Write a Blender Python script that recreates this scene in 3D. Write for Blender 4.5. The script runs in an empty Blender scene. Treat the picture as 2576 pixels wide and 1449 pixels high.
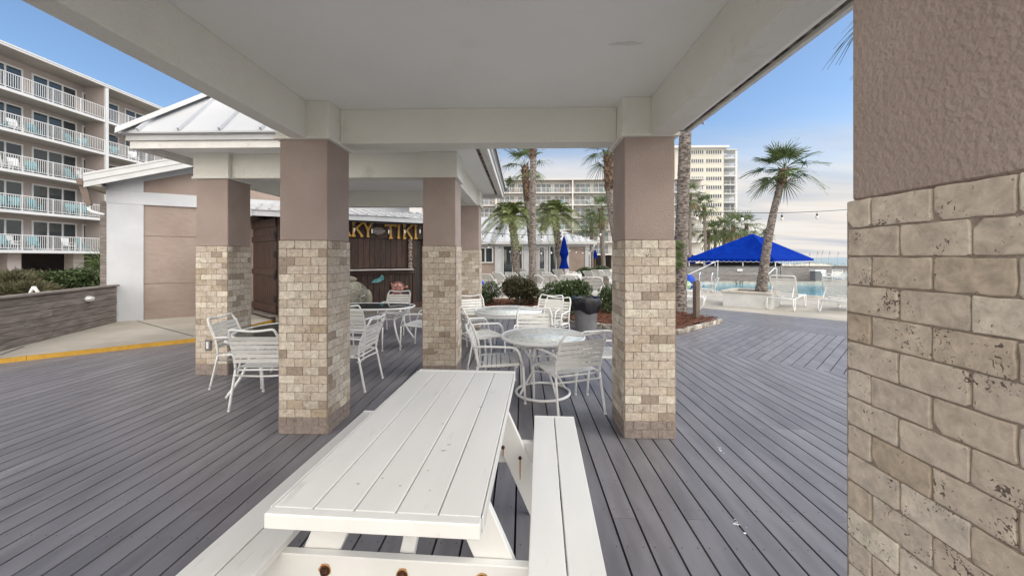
import bpy, math, random
from mathutils import Vector as V, Matrix, geometry
from math import sin, cos, pi, radians as R
rnd = random.Random(7)
S = bpy.context.scene
C = S.collection
# ---------------------------------------------------------------- camera, sky, sun, exposure
EYE = 1.55; FL = 970.0; YAW = math.atan(26/970.0)
cd = bpy.data.cameras.new('camera'); cam = bpy.data.objects.new('camera', cd); C.objects.link(cam)
cam.location = (0, 0, EYE); cam.rotation_euler = (R(90), 0, YAW)
cd.sensor_width = 36; cd.lens = 36*FL/2576; cd.shift_y = -76.5/2576; cd.clip_start = .05; cd.clip_end = 30000
S.camera = cam
w = bpy.data.worlds.new("World"); S.world = w; w.use_nodes = True
SUN_EL, SUN_AZ = 40, 98        # elevation, compass-like azimuth measured clockwise from +Y
def world():
    nt = w.node_tree; N = nt.nodes; L = nt.links; N.clear()
    out = N.new('ShaderNodeOutputWorld'); bg = N.new('ShaderNodeBackground'); L.new(bg.outputs[0], out.inputs[0])
    bg.inputs[1].default_value = .15
    sky = N.new('ShaderNodeTexSky'); sky.sky_type = 'NISHITA'; sky.sun_disc = False
    sky.sun_elevation = R(SUN_EL); sky.sun_rotation = R(SUN_AZ); sky.air_density = 1.0; sky.dust_density = .6; sky.ozone_density = 2.0
    tc = N.new('ShaderNodeTexCoord'); sep = N.new('ShaderNodeSeparateXYZ'); L.new(tc.outputs['Generated'], sep.inputs[0])
    def m(op, a, b=None, c=None, clamp=False):
        n = N.new('ShaderNodeMath'); n.operation = op; n.use_clamp = clamp
        for i, x in enumerate((a, b, c)):
            if x is None: continue
            if isinstance(x, (int, float)): n.inputs[i].default_value = x
            else: L.new(x, n.inputs[i])
        return n.outputs[0]
    # thin cloud sheet: planar projection of the direction
    zz = m('ADD', m('MAXIMUM', sep.outputs[2], 0), .10)
    px = m('DIVIDE', sep.outputs[0], zz); py = m('DIVIDE', sep.outputs[1], zz)
    cmb = N.new('ShaderNodeCombineXYZ'); L.new(m('MULTIPLY', px, .30), cmb.inputs[0]); L.new(m('MULTIPLY', py, .75), cmb.inputs[1])
    no = N.new('ShaderNodeTexNoise'); no.inputs['Scale'].default_value = .55; no.inputs['Detail'].default_value = 7; no.inputs['Roughness'].default_value = .52
    no.inputs['Distortion'].default_value = .5
    L.new(cmb.outputs[0], no.inputs[0])
    # more cloud towards the horizon, blue higher up within the view
    low = m('SUBTRACT', 1.0, m('MULTIPLY', sep.outputs[2], 2.35), clamp=True)
    mask = m('ADD', m('MULTIPLY', low, 1.80), m('MULTIPLY', m('SUBTRACT', no.outputs[0], .5), 2.0))
    back = m('ADD', m('MULTIPLY', sep.outputs[1], -1.3), .10, clamp=True); zen = m('MULTIPLY', m('SUBTRACT', sep.outputs[2], .60), 4.0, clamp=True)  # unseen bright cloud added behind the camera and overhead, to light the pavilion
    bright = m('MAXIMUM', back, zen)
    mask = m('ADD', m('SUBTRACT', mask, .40), m('MULTIPLY', bright, 1.2), clamp=True)
    ss = N.new('ShaderNodeMapRange'); ss.interpolation_type = 'SMOOTHERSTEP'; L.new(mask, ss.inputs[0]); mask = ss.outputs[0]
    no2 = N.new('ShaderNodeTexNoise'); no2.inputs['Scale'].default_value = 1.1; no2.inputs['Detail'].default_value = 5; L.new(cmb.outputs[0], no2.inputs[0])
    ramp = N.new('ShaderNodeValToRGB'); L.new(no2.outputs[0], ramp.inputs[0])
    e = ramp.color_ramp.elements; e[0].position = .36; e[0].color = (1.38, 1.44, 1.56, 1); e[1].position = .64; e[1].color = (2.12, 2.13, 2.08, 1)
    e2 = ramp.color_ramp.elements.new(.52); e2.color = (2.10, 1.96, 1.82, 1)
    mix = N.new('ShaderNodeMix'); mix.data_type = 'RGBA'
    blue = N.new('ShaderNodeMix'); blue.data_type = 'RGBA'; blue.blend_type = 'MULTIPLY'; blue.inputs[0].default_value = 1
    L.new(sky.outputs[0], blue.inputs[6]); blue.inputs[7].default_value = (.36, .385, .40, 1)
    L.new(mask, mix.inputs[0]); L.new(blue.outputs[2], mix.inputs[6]); L.new(ramp.outputs[0], mix.inputs[7])
    gain = N.new('ShaderNodeVectorMath'); gain.operation = 'SCALE'; L.new(ramp.outputs[0], gain.inputs[0]); L.new(m('ADD', m('ADD', m('MULTIPLY', back, 2.2), m('MULTIPLY', zen, .55)), 1.0), gain.inputs['Scale'])
    warm = N.new('ShaderNodeMix'); warm.data_type = 'RGBA'; warm.blend_type = 'MULTIPLY'; L.new(bright, warm.inputs[0]); L.new(gain.outputs[0], warm.inputs[6]); warm.inputs[7].default_value = (1.02, .98, .92, 1)
    L.new(warm.outputs[2], mix.inputs[7])
    L.new(mix.outputs[2], bg.inputs[0])
world()
sd = bpy.data.lights.new('sun', 'SUN'); sd.energy = .70; sd.angle = R(38); sd.color = (1, .95, .87)
sun = bpy.data.objects.new('sun', sd); C.objects.link(sun)
_d = V((sin(R(SUN_AZ))*cos(R(SUN_EL)), cos(R(SUN_AZ))*cos(R(SUN_EL)), sin(R(SUN_EL))))
sun.rotation_euler = _d.to_track_quat('Z', 'Y').to_euler()
S.view_settings.view_transform = 'Standard'; S.view_settings.look = 'None'; S.view_settings.gamma = 1; S.view_settings.exposure = 1.55
try:
    S.cycles.max_bounces = 10; S.cycles.diffuse_bounces = 6; S.cycles.transparent_max_bounces = 12
except Exception: pass

# ---------------------------------------------------------------- helpers
def W(px, py, z=0.0):
    "ground point (height z) seen at this spot of the photograph"
    Z = (EYE-z)*FL/(py-648.0); cx = (px-1288)/FL*Z
    return V((cx*cos(YAW)-Z*sin(YAW), cx*sin(YAW)+Z*cos(YAW), z))
def D(px, py, Z):
    "point at camera depth Z"
    cx = (px-1288)/FL*Z
    return V((cx*cos(YAW)-Z*sin(YAW), cx*sin(YAW)+Z*cos(YAW), EYE-(py-648.0)/FL*Z))

def tag(o, label=None, cat=None, group=None, kind=None):
    if label: o['label'] = label
    if cat: o['category'] = cat
    if group: o['group'] = group
    if kind: o['kind'] = kind
    return o
def thing(name, label, cat, loc=(0, 0, 0), rz=0, group=None):
    o = bpy.data.objects.new(name, None); C.objects.link(o); o.location = loc; o.rotation_euler = (0, 0, rz)
    o.empty_display_size = .1
    return tag(o, label, cat, group)
def copy_tree(o, parent=None, label=None, loc=None, rz=None):
    c = o.copy(); C.objects.link(c)
    if parent is not None: c.parent = parent
    for ch in o.children: copy_tree(ch, c)
    if label: c['label'] = label
    if loc is not None: c.location = loc
    if rz is not None: c.rotation_euler[2] = rz
    return c

class MB:
    def __init__(s): s.v = []; s.f = []; s.sm = []; s.r = []
    def add(s, vs, fs, smooth=False, r=None):
        b = len(s.v); s.v += [tuple(x) for x in vs]
        if r is None: r = rnd.random()
        for f in fs: s.f.append(tuple(i+b for i in f)); s.sm.append(smooth); s.r.append(r)
    def box(s, c, d, R3=None, ch=0, r=None):
        c = V(c); hx, hy, hz = d[0]/2, d[1]/2, d[2]/2; h = (hx, hy, hz)
        T = (lambda p: c+(R3 @ V(p))) if R3 is not None else (lambda p: c+V(p))
        if ch <= 0:
            vs = [T((x*hx, y*hy, z*hz)) for x in (-1, 1) for y in (-1, 1) for z in (-1, 1)]
            s.add(vs, [(0, 1, 3, 2), (4, 6, 7, 5), (0, 4, 5, 1), (2, 3, 7, 6), (0, 2, 6, 4), (1, 5, 7, 3)], False, r); return
        ch = min(ch, .45*min(d)); cs = [(x, y, z) for x in (-1, 1) for y in (-1, 1) for z in (-1, 1)]
        P = []
        for q in cs:
            for a in range(3): P.append(V([q[k]*(h[k]-(0 if k == a else ch)) for k in range(3)]))
        idx = lambda q, a: cs.index(q)*3+a
        F = []
        for a in range(3):
            b, e = (a+1) % 3, (a+2) % 3
            for sg in (-1, 1):
                ring = []
                for (u, w_) in ((-1, -1), (1, -1), (1, 1), (-1, 1)):
                    q = [0]*3; q[a] = sg; q[b] = u; q[e] = w_; ring.append(idx(tuple(q), a))
                F.append(ring)
            for u in (-1, 1):
                for w_ in (-1, 1):
                    q0 = [0]*3; q1 = [0]*3; q0[a] = -1; q1[a] = 1; q0[b] = q1[b] = u; q0[e] = q1[e] = w_
                    q0 = tuple(q0); q1 = tuple(q1)
                    F.append([idx(q0, b), idx(q1, b), idx(q1, e), idx(q0, e)])
        for q in cs: F.append([idx(q, 0), idx(q, 1), idx(q, 2)])
        G = []
        for f in F:
            n = (P[f[1]]-P[f[0]]).cross(P[f[2]]-P[f[0]]); m_ = sum((P[i] for i in f), V((0, 0, 0)))
            G.append(f if n.dot(m_) > 0 else f[::-1])
        s.add([T(p) for p in P], G, False, r)
    def bb(s, p, q, ch=0, r=None):
        s.box([(a+b)/2 for a, b in zip(p, q)], [abs(b-a) for a, b in zip(p, q)], None, ch, r)
    def beam(s, a, b, wd, ht, up=(0, 0, 1), ch=0, r=None, ext=0):
        a = V(a); b = V(b); y = (b-a); L = y.length+2*ext; y.normalize(); x = y.cross(V(up))
        if x.length < 1e-4: x = V((1, 0, 0))
        x.normalize(); z = x.cross(y)
        s.box((a+b)/2, (wd, L, ht), Matrix((x, y, z)).transposed(), ch, r)
    def tube(s, pts, rad, n=8, closed=False, r=None, smooth=True, cap=True):
        pts = [V(p) for p in pts]; k = len(pts)
        if not isinstance(rad, (list, tuple)): rad = [rad]*k
        vs = []; prev = None
        for i, p in enumerate(pts):
            if closed: t = pts[(i+1) % k]-pts[i-1]
            else: t = pts[min(i+1, k-1)]-pts[max(i-1, 0)]
            t.normalize()
            if prev is None:
                u = t.cross(V((0, 0, 1)))
                if u.length < .01: u = t.cross(V((1, 0, 0)))
                u.normalize()
            else:
                u = prev-t*prev.dot(t)
                if u.length < 1e-5: u = t.cross(V((1, 0, 0)))
                u.normalize()
            prev = u; v_ = t.cross(u)
            for j in range(n):
                a = 2*pi*j/n; vs.append(p+(u*cos(a)+v_*sin(a))*rad[i])
        fs = []
        for i in range(k if closed else k-1):
            for j in range(n):
                a = i*n+j; b = i*n+(j+1) % n; i2 = (i+1) % k
                fs.append((a, b, i2*n+(j+1) % n, i2*n+j))
        if not closed and cap: fs += [tuple(range(n))[::-1], tuple((k-1)*n+j for j in range(n))]
        s.add(vs, fs, smooth, r)
    def lathe(s, prof, n=20, c=(0, 0, 0), r=None, smooth=True):
        vs = []; fs = []
        for (rr, z) in prof:
            for j in range(n):
                a = 2*pi*j/n; vs.append((c[0]+rr*cos(a), c[1]+rr*sin(a), c[2]+z))
        for i in range(len(prof)-1):
            for j in range(n):
                fs.append((i*n+j, i*n+(j+1) % n, (i+1)*n+(j+1) % n, (i+1)*n+j))
        if prof[0][0] > 1e-4: fs.append(tuple(range(n))[::-1])
        if prof[-1][0] > 1e-4: fs.append(tuple((len(prof)-1)*n+j for j in range(n)))
        s.add(vs, fs, smooth, r)
    def prism(s, poly, z0, z1, r=None):
        k = len(poly); a = sum(poly[i][0]*poly[(i+1) % k][1]-poly[(i+1) % k][0]*poly[i][1] for i in range(k))
        if a < 0: poly = poly[::-1]
        vs = [(p[0], p[1], z0) for p in poly]+[(p[0], p[1], z1) for p in poly]
        fs = [tuple(range(k))[::-1], tuple(range(k, 2*k))]+[(i, (i+1) % k, k+(i+1) % k, k+i) for i in range(k)]
        s.add(vs, fs, False, r)
    def ext(s, poly3, off, r=None):
        "planar polygon (3-D points) thickened by vector off"
        k = len(poly3); a = [V(p) for p in poly3]; b = [p+V(off) for p in a]
        n = V((0, 0, 0))
        for i in range(k): n += a[i].cross(a[(i+1) % k])
        if n.dot(V(off)) > 0: a, b = a, b
        else: a, b = a[::-1], b[::-1]
        s.add(a+b, [tuple(range(k))[::-1], tuple(range(k, 2*k))]+[(i, (i+1) % k, k+(i+1) % k, k+i) for i in range(k)], False, r)
    def build(s, name, mat, parent=None):
        me = bpy.data.meshes.new(name); me.from_pydata(s.v, [], s.f); 
        me.polygons.foreach_set('use_smooth', s.sm)
        at = me.attributes.new('rnd', 'FLOAT', 'FACE'); at.data.foreach_set('value', s.r)
        me.materials.append(mat); me.update()
        o = bpy.data.objects.new(name, me); C.objects.link(o)
        if parent is not None: o.parent = parent
        return o
def curve(pts, k=6):
    "Catmull-Rom through points"
    P = [V(p) for p in pts]; P = [P[0]*2-P[1]]+P+[P[-1]*2-P[-2]]; out = []
    for i in range(1, len(P)-2):
        for j in range(k):
            t = j/k; a, b, c, d = P[i-1], P[i], P[i+1], P[i+2]
            out.append(.5*((2*b)+(c-a)*t+(2*a-5*b+4*c-d)*t*t+(3*b-a-3*c+d)*t**3))
    out.append(P[-2]); return out
def rounded(pts, rad, k=4, closed=False):
    "polyline with rounded corners"
    P = [V(p) for p in pts]; n = len(P); out = []
    for i in range(n):
        if not closed and i in (0, n-1): out.append(P[i]); continue
        a, b, c = P[i-1], P[i], P[(i+1) % n]; r_ = min(rad, (a-b).length*.49, (c-b).length*.49)
        p = b+(a-b).normalized()*r_; q = b+(c-b).normalized()*r_
        for j in range(k+1):
            t = j/k; out.append(p*(1-t)**2+b*2*t*(1-t)+q*t*t)
    return out
RZ = lambda a: Matrix.Rotation(a, 3, 'Z')
RX = lambda a: Matrix.Rotation(a, 3, 'X')
RY = lambda a: Matrix.Rotation(a, 3, 'Y')

# ---------------------------------------------------------------- materials
def mat(name, col, col2=None, rough=.6, ns=6, nd=5, bump=0, bs=60, metal=0, var=0, stretch=(1, 1, 1), bstretch=(1, 1, 1), lo=.35, hi=.65,
        col3=None, s3=2, th3=(.6, .7), spec=.5, bdist=.01, sheen=0):
    m = bpy.data.materials.new(name); m.use_nodes = True; nt = m.node_tree; N = nt.nodes; L = nt.links
    b = N['Principled BSDF']; b.inputs['Roughness'].default_value = rough; b.inputs['Metallic'].default_value = metal
    b.inputs['Specular IOR Level'].default_value = spec
    tc = N.new('ShaderNodeTexCoord'); mp = N.new('ShaderNodeMapping'); mp.inputs['Scale'].default_value = stretch
    L.new(tc.outputs['Object'], mp.inputs[0])
    at = N.new('ShaderNodeAttribute'); at.attribute_name = 'rnd'
    add = N.new('ShaderNodeVectorMath'); add.operation = 'ADD'; sc = N.new('ShaderNodeMath'); sc.operation = 'MULTIPLY'; sc.inputs[1].default_value = 37.0
    L.new(at.outputs['Fac'], sc.inputs[0]); L.new(mp.outputs[0], add.inputs[0]); L.new(sc.outputs[0], add.inputs[1])
    vec = add.outputs[0]
    cur = None
    if col2 is not None:
        no = N.new('ShaderNodeTexNoise'); no.inputs['Scale'].default_value = ns; no.inputs['Detail'].default_value = nd; L.new(vec, no.inputs[0])
        rp = N.new('ShaderNodeValToRGB'); e = rp.color_ramp.elements; e[0].position = lo; e[1].position = hi
        e[0].color = (*col, 1); e[1].color = (*col2, 1); L.new(no.outputs[0], rp.inputs[0]); cur = rp.outputs[0]
    else:
        rgb = N.new('ShaderNodeRGB'); rgb.outputs[0].default_value = (*col, 1); cur = rgb.outputs[0]
    if col3 is not None:
        no = N.new('ShaderNodeTexNoise'); no.inputs['Scale'].default_value = s3; no.inputs['Detail'].default_value = 8; no.inputs['Roughness'].default_value = .65; L.new(vec, no.inputs[0])
        mr = N.new('ShaderNodeMapRange'); mr.inputs[1].default_value = th3[0]; mr.inputs[2].default_value = th3[1]; L.new(no.outputs[0], mr.inputs[0])
        mx = N.new('ShaderNodeMix'); mx.data_type = 'RGBA'; L.new(mr.outputs[0], mx.inputs[0]); L.new(cur, mx.inputs[6]); mx.inputs[7].default_value = (*col3, 1); cur = mx.outputs[2]
    if var:
        mr = N.new('ShaderNodeMapRange'); mr.inputs[3].default_value = 1-var; mr.inputs[4].default_value = 1+var; L.new(at.outputs['Fac'], mr.inputs[0])
        mx = N.new('ShaderNodeVectorMath'); mx.operation = 'SCALE'; L.new(cur, mx.inputs[0]); L.new(mr.outputs[0], mx.inputs['Scale']); cur = mx.outputs[0]
    L.new(cur, b.inputs['Base Color'])
    if bump:
        mp2 = N.new('ShaderNodeMapping'); mp2.inputs['Scale'].default_value = bstretch; L.new(tc.outputs['Object'], mp2.inputs[0])
        no = N.new('ShaderNodeTexNoise'); no.inputs['Scale'].default_value = bs; no.inputs['Detail'].default_value = 4; L.new(mp2.outputs[0], no.inputs[0])
        bp = N.new('ShaderNodeBump'); bp.inputs['Strength'].default_value = bump; bp.inputs['Distance'].default_value = bdist
        L.new(no.outputs[0], bp.inputs['Height']); L.new(bp.outputs[0], b.inputs['Normal'])
    return m

def deck_mat():
    m = mat('deck_board', (.152, .147, .161), (.212, .206, .224), rough=.42, ns=3, nd=6, bump=.25, bs=220, var=.09, stretch=(3, .6, 1), bstretch=(1, .15, 1), bdist=.002,
            col3=(.31, .30, .31), s3=1.3, th3=(.60, .82))
    nt = m.node_tree; N = nt.nodes; L = nt.links; b = N['Principled BSDF']
    src = b.inputs['Base Color'].links[0].from_socket
    tc = N.new('ShaderNodeTexCoord'); sp = N.new('ShaderNodeSeparateXYZ'); L.new(tc.outputs['UV'], sp.inputs[0])
    def mm(op, a, bb_=None):
        n = N.new('ShaderNodeMath'); n.operation = op
        for i, x in enumerate((a, bb_)):
            if x is None: continue
            if isinstance(x, (int, float)): n.inputs[i].default_value = x
            else: L.new(x, n.inputs[i])
        return n.outputs[0]
    # UV.x = metres across the board, UV.y = metres along it: two screw heads at each joist
    u = mm('SUBTRACT', mm('ABSOLUTE', sp.outputs[0]), .042)
    v = mm('MULTIPLY', mm('SUBTRACT', mm('FRACT', mm('DIVIDE', sp.outputs[1], .3105)), .5), .3105)
    d = mm('SQRT', mm('ADD', mm('MULTIPLY', u, u), mm('MULTIPLY', v, v)))
    k = mm('LESS_THAN', d, .0042)
    mx = N.new('ShaderNodeMix'); mx.data_type = 'RGBA'; L.new(k, mx.inputs[0]); L.new(src, mx.inputs[6]); mx.inputs[7].default_value = (.035, .03, .03, 1)
    L.new(mx.outputs[2], b.inputs['Base Color'])
    return m
def stone_mat():
    m = bpy.data.materials.new('travertine'); m.use_nodes = True; nt = m.node_tree; N = nt.nodes; L = nt.links
    b = N['Principled BSDF']; b.inputs['Roughness'].default_value = .62
    tc = N.new('ShaderNodeTexCoord'); at = N.new('ShaderNodeAttribute'); at.attribute_name = 'rnd'
    sc = N.new('ShaderNodeMath'); sc.operation = 'MULTIPLY'; sc.inputs[1].default_value = 91; L.new(at.outputs['Fac'], sc.inputs[0])
    ad = N.new('ShaderNodeVectorMath'); ad.operation = 'ADD'; L.new(tc.outputs['Object'], ad.inputs[0]); L.new(sc.outputs[0], ad.inputs[1])
    rp = N.new('ShaderNodeValToRGB'); L.new(at.outputs['Fac'], rp.inputs[0]); e = rp.color_ramp.elements
    e[0].position = 0; e[0].color = (.30, .245, .215, 1); e[1].position = 1; e[1].color = (.70, .64, .53, 1)
    for p, c in ((.10, (.29, .24, .21, 1)), (.14, (.43, .343, .25, 1)), (.3, (.53, .447, .355, 1)), (.5, (.595, .518, .428, 1)), (.7, (.54, .47, .39, 1)), (.85, (.635, .568, .478, 1))):
        q = e.new(p); q.color = c
    no = N.new('ShaderNodeTexNoise'); no.inputs['Scale'].default_value = 30; no.inputs['Detail'].default_value = 10; no.inputs['Roughness'].default_value = .66; no.inputs['Distortion'].default_value = .35; L.new(ad.outputs[0], no.inputs[0])
    mr = N.new('ShaderNodeMapRange'); mr.inputs[1].default_value = .3; mr.inputs[2].default_value = .7; mr.inputs[3].default_value = .66; mr.inputs[4].default_value = 1.22; L.new(no.outputs[0], mr.inputs[0])
    sc2 = N.new('ShaderNodeVectorMath'); sc2.operation = 'SCALE'; L.new(rp.outputs[0], sc2.inputs[0]); L.new(mr.outputs[0], sc2.inputs['Scale'])
    # pits: fine noise gated by a coarser, per-tile one
    n1 = N.new('ShaderNodeTexNoise'); n1.inputs['Scale'].default_value = 120; n1.inputs['Detail'].default_value = 4; n1.inputs['Distortion'].default_value = 1.0; L.new(ad.outputs[0], n1.inputs[0])
    n2 = N.new('ShaderNodeTexNoise'); n2.inputs['Scale'].default_value = 11; n2.inputs['Detail'].default_value = 2; L.new(ad.outputs[0], n2.inputs[0])
    su = N.new('ShaderNodeMath'); su.operation = 'MULTIPLY_ADD'; L.new(n2.outputs[0], su.inputs[0]); su.inputs[1].default_value = .55; L.new(n1.outputs[0], su.inputs[2])
    pit = N.new('ShaderNodeMapRange'); pit.inputs[1].default_value = .945; pit.inputs[2].default_value = .985; L.new(su.outputs[0], pit.inputs[0])
    mx = N.new('ShaderNodeMix'); mx.data_type = 'RGBA'; L.new(pit.outputs[0], mx.inputs[0]); L.new(sc2.outputs[0], mx.inputs[6]); mx.inputs[7].default_value = (.13, .10, .08, 1)
    L.new(mx.outputs[2], b.inputs['Base Color'])
    hh = N.new('ShaderNodeMath'); hh.operation = 'MULTIPLY_ADD'; L.new(pit.outputs[0], hh.inputs[0]); hh.inputs[1].default_value = -1.2; L.new(no.outputs[0], hh.inputs[2])
    bp = N.new('ShaderNodeBump'); bp.inputs['Strength'].default_value = .7; bp.inputs['Distance'].default_value = .0022; L.new(hh.outputs[0], bp.inputs['Height']); L.new(bp.outputs[0], b.inputs['Normal'])
    return m
def glass_mat(name, tint=(.03, .04, .045), rough=.03):
    m = mat(name, tint, rough=rough, spec=.8); return m
MT = {}
MT['deck'] = deck_mat(); MT['stone'] = stone_mat()
MT['grout'] = mat('grout', (.24, .195, .16), (.33, .28, .235), ns=30, rough=.9, bump=.3, bs=120)
MT['stucco'] = mat('mauve_stucco', (.335, .268, .237), (.385, .312, .278), rough=.85, ns=2.5, bump=.9, bs=70, bdist=.007)
MT['cream'] = mat('cream_stucco', (.76, .76, .70), (.81, .81, .75), rough=.8, ns=1.5, bump=1.0, bs=55, bdist=.009, col3=(.55, .55, .47), s3=1.5, th3=(.6, .85))
MT['ceil'] = mat('ceiling_plaster', (.86, .865, .84), (.90, .905, .88), rough=.85, ns=1.0, bump=.25, bs=90, bdist=.003, col3=(.80, .81, .77), s3=.8, th3=(.55, .8))
MT['whitep'] = mat('white_paint', (.50, .51, .52), (.57, .58, .59), rough=.5, ns=3, bump=.15, bs=50, bdist=.002)
MT['trim'] = mat('dirty_trim', (.70, .69, .66), (.78, .78, .76), rough=.6, ns=5, col3=(.40, .36, .29), s3=6, th3=(.58, .75), stretch=(1, 1, 1))
MT['rot'] = mat('rotted_wood', (.055, .04, .03), (.36, .31, .25), rough=.9, ns=9, nd=8, lo=.45, hi=.68, bump=.6, bs=40)
MT['table'] = mat('painted_plank', (.76, .765, .74), (.82, .82, .80), rough=.40, ns=2.2, nd=6, bump=.2, bs=160, bstretch=(1, .12, 1), stretch=(2.5, .6, 1), var=.03, bdist=.002,
                  col3=(.50, .49, .455), s3=6, th3=(.62, .85))
MT['rust'] = mat('rusty_bolt', (.03, .015, .01), (.12, .04, .015), ns=90, rough=.85)
MT['ruststain'] = mat('rust_stain', (.42, .20, .06), (.55, .33, .14), ns=40, rough=.8)
MT['frame'] = mat('white_tube', (.76, .77, .77), rough=.32)
MT['strap'] = mat('vinyl_strap', (.68, .68, .655), (.76, .765, .745), ns=9, rough=.42, var=.05, bump=.1, bs=90, bdist=.002, col3=(.50, .49, .44), s3=11, th3=(.64, .82))
MT['metal_roof'] = mat('white_metal_roof', (.45, .47, .50), (.53, .545, .57), ns=.8, rough=.38, metal=0, col3=(.46, .48, .50), s3=1.2)
MT['concrete'] = mat('concrete', (.33, .305, .265), (.44, .41, .365), ns=1.1, nd=8, rough=.85, bump=.3, bs=90, col3=(.33, .30, .26), s3=.9, th3=(.56, .74), bdist=.004)
MT['pooldeck'] = mat('pool_concrete', (.37, .345, .30), (.49, .465, .415), ns=.8, nd=9, rough=.8, bump=.3, bs=60, col3=(.40, .37, .32), s3=.7, th3=(.56, .7), bdist=.004)
MT['yellow'] = mat('yellow_paint', (.52, .29, .035), (.60, .35, .05), ns=12, rough=.7, bump=.3, bs=60, col3=(.22, .17, .12), s3=5, th3=(.66, .7))
MT['greywood'] = mat('weathered_wood', (.105, .09, .082), (.27, .24, .22), ns=9, nd=9, rough=.85, bump=.6, bs=70, stretch=(.35, .35, 3.5), bstretch=(.2, .2, 4), var=.16, lo=.3, hi=.72, bdist=.004)
MT['darkwood'] = mat('stained_wood', (.020, .009, .006), (.066, .033, .024), ns=8, nd=7, rough=.55, bump=.4, bs=60, stretch=(5, 5, .5), bstretch=(3, 3, .3), var=.25, bdist=.004)
MT['redwood'] = mat('red_brown_wood', (.07, .025, .018), (.16, .07, .05), ns=8, rough=.6, stretch=(4, 4, .6), bump=.3, bs=60)
MT['letter'] = mat('yellow_letter', (.50, .28, .05), (.60, .37, .09), ns=14, rough=.6, bump=.3, bs=60)
MT['carved'] = mat('carved_wood', (.10, .08, .065), (.36, .31, .26), ns=22, nd=6, rough=.8, bump=.8, bs=40)
MT['mauvew'] = mat('rough_stucco_wall', (.28, .222, .192), (.35, .285, .25), ns=.9, nd=7, rough=.88, bump=.8, bs=8, bstretch=(1, 1, 1.3), bdist=.02, col3=(.26, .20, .175), s3=.7, th3=(.52, .7))
MT['white_wall'] = mat('white_stucco_wall', (.48, .50, .53), (.54, .56, .59), ns=2, rough=.8, bump=.5, bs=40, bdist=.006)
MT['peach'] = mat('hotel_wall', (.34, .295, .275), (.38, .33, .31), ns=.3, rough=.85)
MT['hwhite'] = mat('hotel_white', (.56, .565, .57), (.60, .605, .61), ns=.5, rough=.6)
MT['glass'] = glass_mat('window_glass')
MT['tower'] = mat('tower_wall', (.56, .54, .48), (.60, .58, .52), ns=.05, rough=.8)
MT['mulch'] = mat('mulch', (.07, .028, .016), (.19, .075, .04), ns=40, nd=6, rough=.95, bump=1, bs=60, bdist=.03)
MT['leaf'] = mat('shrub_leaf', (.025, .048, .016), (.10, .14, .055), ns=3, rough=.42, var=.6)
MT['leaf3'] = mat('bronze_shrub_leaf', (.03, .035, .018), (.11, .10, .045), ns=2.5, rough=.42, var=.6)
MT['leaf2'] = mat('hedge_leaf', (.05, .05, .022), (.115, .11, .055), ns=2, rough=.7, var=.4)
MT['palm'] = mat('palm_leaf', (.045, .078, .02), (.10, .14, .04), ns=1.5, rough=.5, var=.45)
MT['palmd'] = mat('dead_frond', (.18, .13, .075), (.30, .23, .14), ns=3, rough=.8, var=.3)
MT['feather'] = mat('feather_palm_leaf', (.09, .125, .045), (.22, .25, .09), ns=1.2, rough=.5, var=.4)
MT['bark'] = mat('palm_bark', (.075, .062, .055), (.32, .28, .25), ns=11, nd=8, rough=.92, bump=1, bs=22, bstretch=(1, 1, 2.5), stretch=(1, 1, 2.2), lo=.38, hi=.62, bdist=.04)
MT['boot'] = mat('palm_boot', (.06, .035, .022), (.20, .14, .10), ns=7, rough=.9, var=.45)
MT['blue'] = mat('blue_canvas', (.001, .020, .23), (.002, .030, .29), ns=2.5, rough=.9, spec=.04)
MT['navy'] = mat('umbrella_canvas', (.001, .012, .15), (.002, .018, .20), ns=4, rough=.9, spec=.05)
MT['black'] = mat('black_plastic', (.006, .006, .009), rough=.33, bump=.35, bs=14, bdist=.015)
MT['blackc'] = mat('black_cover', (.015, .015, .017), rough=.7)
MT['greyp'] = mat('grey_plastic', (.15, .155, .165), (.20, .205, .215), ns=6, rough=.5)
MT['dglass'] = mat('dark_table_glass', (.045, .065, .065), rough=.05, spec=1.0)
MT['post'] = mat('brown_post', (.135, .105, .085), (.17, .13, .105), ns=5, rough=.7)
MT['stoneedge'] = mat('edging_stone', (.16, .14, .12), (.50, .46, .40), ns=10, nd=8, rough=.9, bump=.8, bs=30, var=.2)
MT['cap'] = mat('planter_cap', (.42, .385, .34), (.62, .585, .53), ns=4, nd=7, rough=.85, bump=.4, bs=50)
MT['steel'] = mat('steel_rail', (.55, .56, .58), rough=.25, metal=1)
MT['mint'] = mat('turquoise_plastic', (.08, .27, .31), rough=.5)
MT['bulb'] = mat('bulb_glass', (.78, .78, .75), rough=.08)
MT['cable'] = mat('black_cable', (.012, .012, .012), rough=.6)
MT['sand'] = mat('beach_sand', (.60, .55, .46), (.68, .63, .54), ns=.3, rough=.95, bump=.3, bs=3)
MT['grass'] = mat('dune_grass', (.13, .125, .05), (.27, .24, .12), ns=2, rough=.85, var=.4)
MT['under'] = mat('gap_shade_and_joint', (.02, .018, .018), rough=.95)  # near-black: shade below the deck boards, also the concrete joints
MT['turtle'] = mat('painted_stone', (.10, .10, .07), (.27, .26, .20), ns=3.5, nd=5, rough=.7, bump=.4, bs=20)
MT['pink'] = mat('pink_mosaic', (.34, .15, .12), (.42, .22, .18), ns=14, rough=.4, var=.15)
MT['teal'] = mat('teal_paint', (.03, .16, .17), (.15, .36, .38), ns=9, rough=.5)
def tableglass():
    m = mat('pebbled_table_glass', (.55, .62, .60), (.82, .85, .84), ns=26, nd=2, rough=.12, lo=.42, hi=.58, bump=.8, bs=30, bdist=.004); return m
MT['pglass'] = tableglass()
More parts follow.
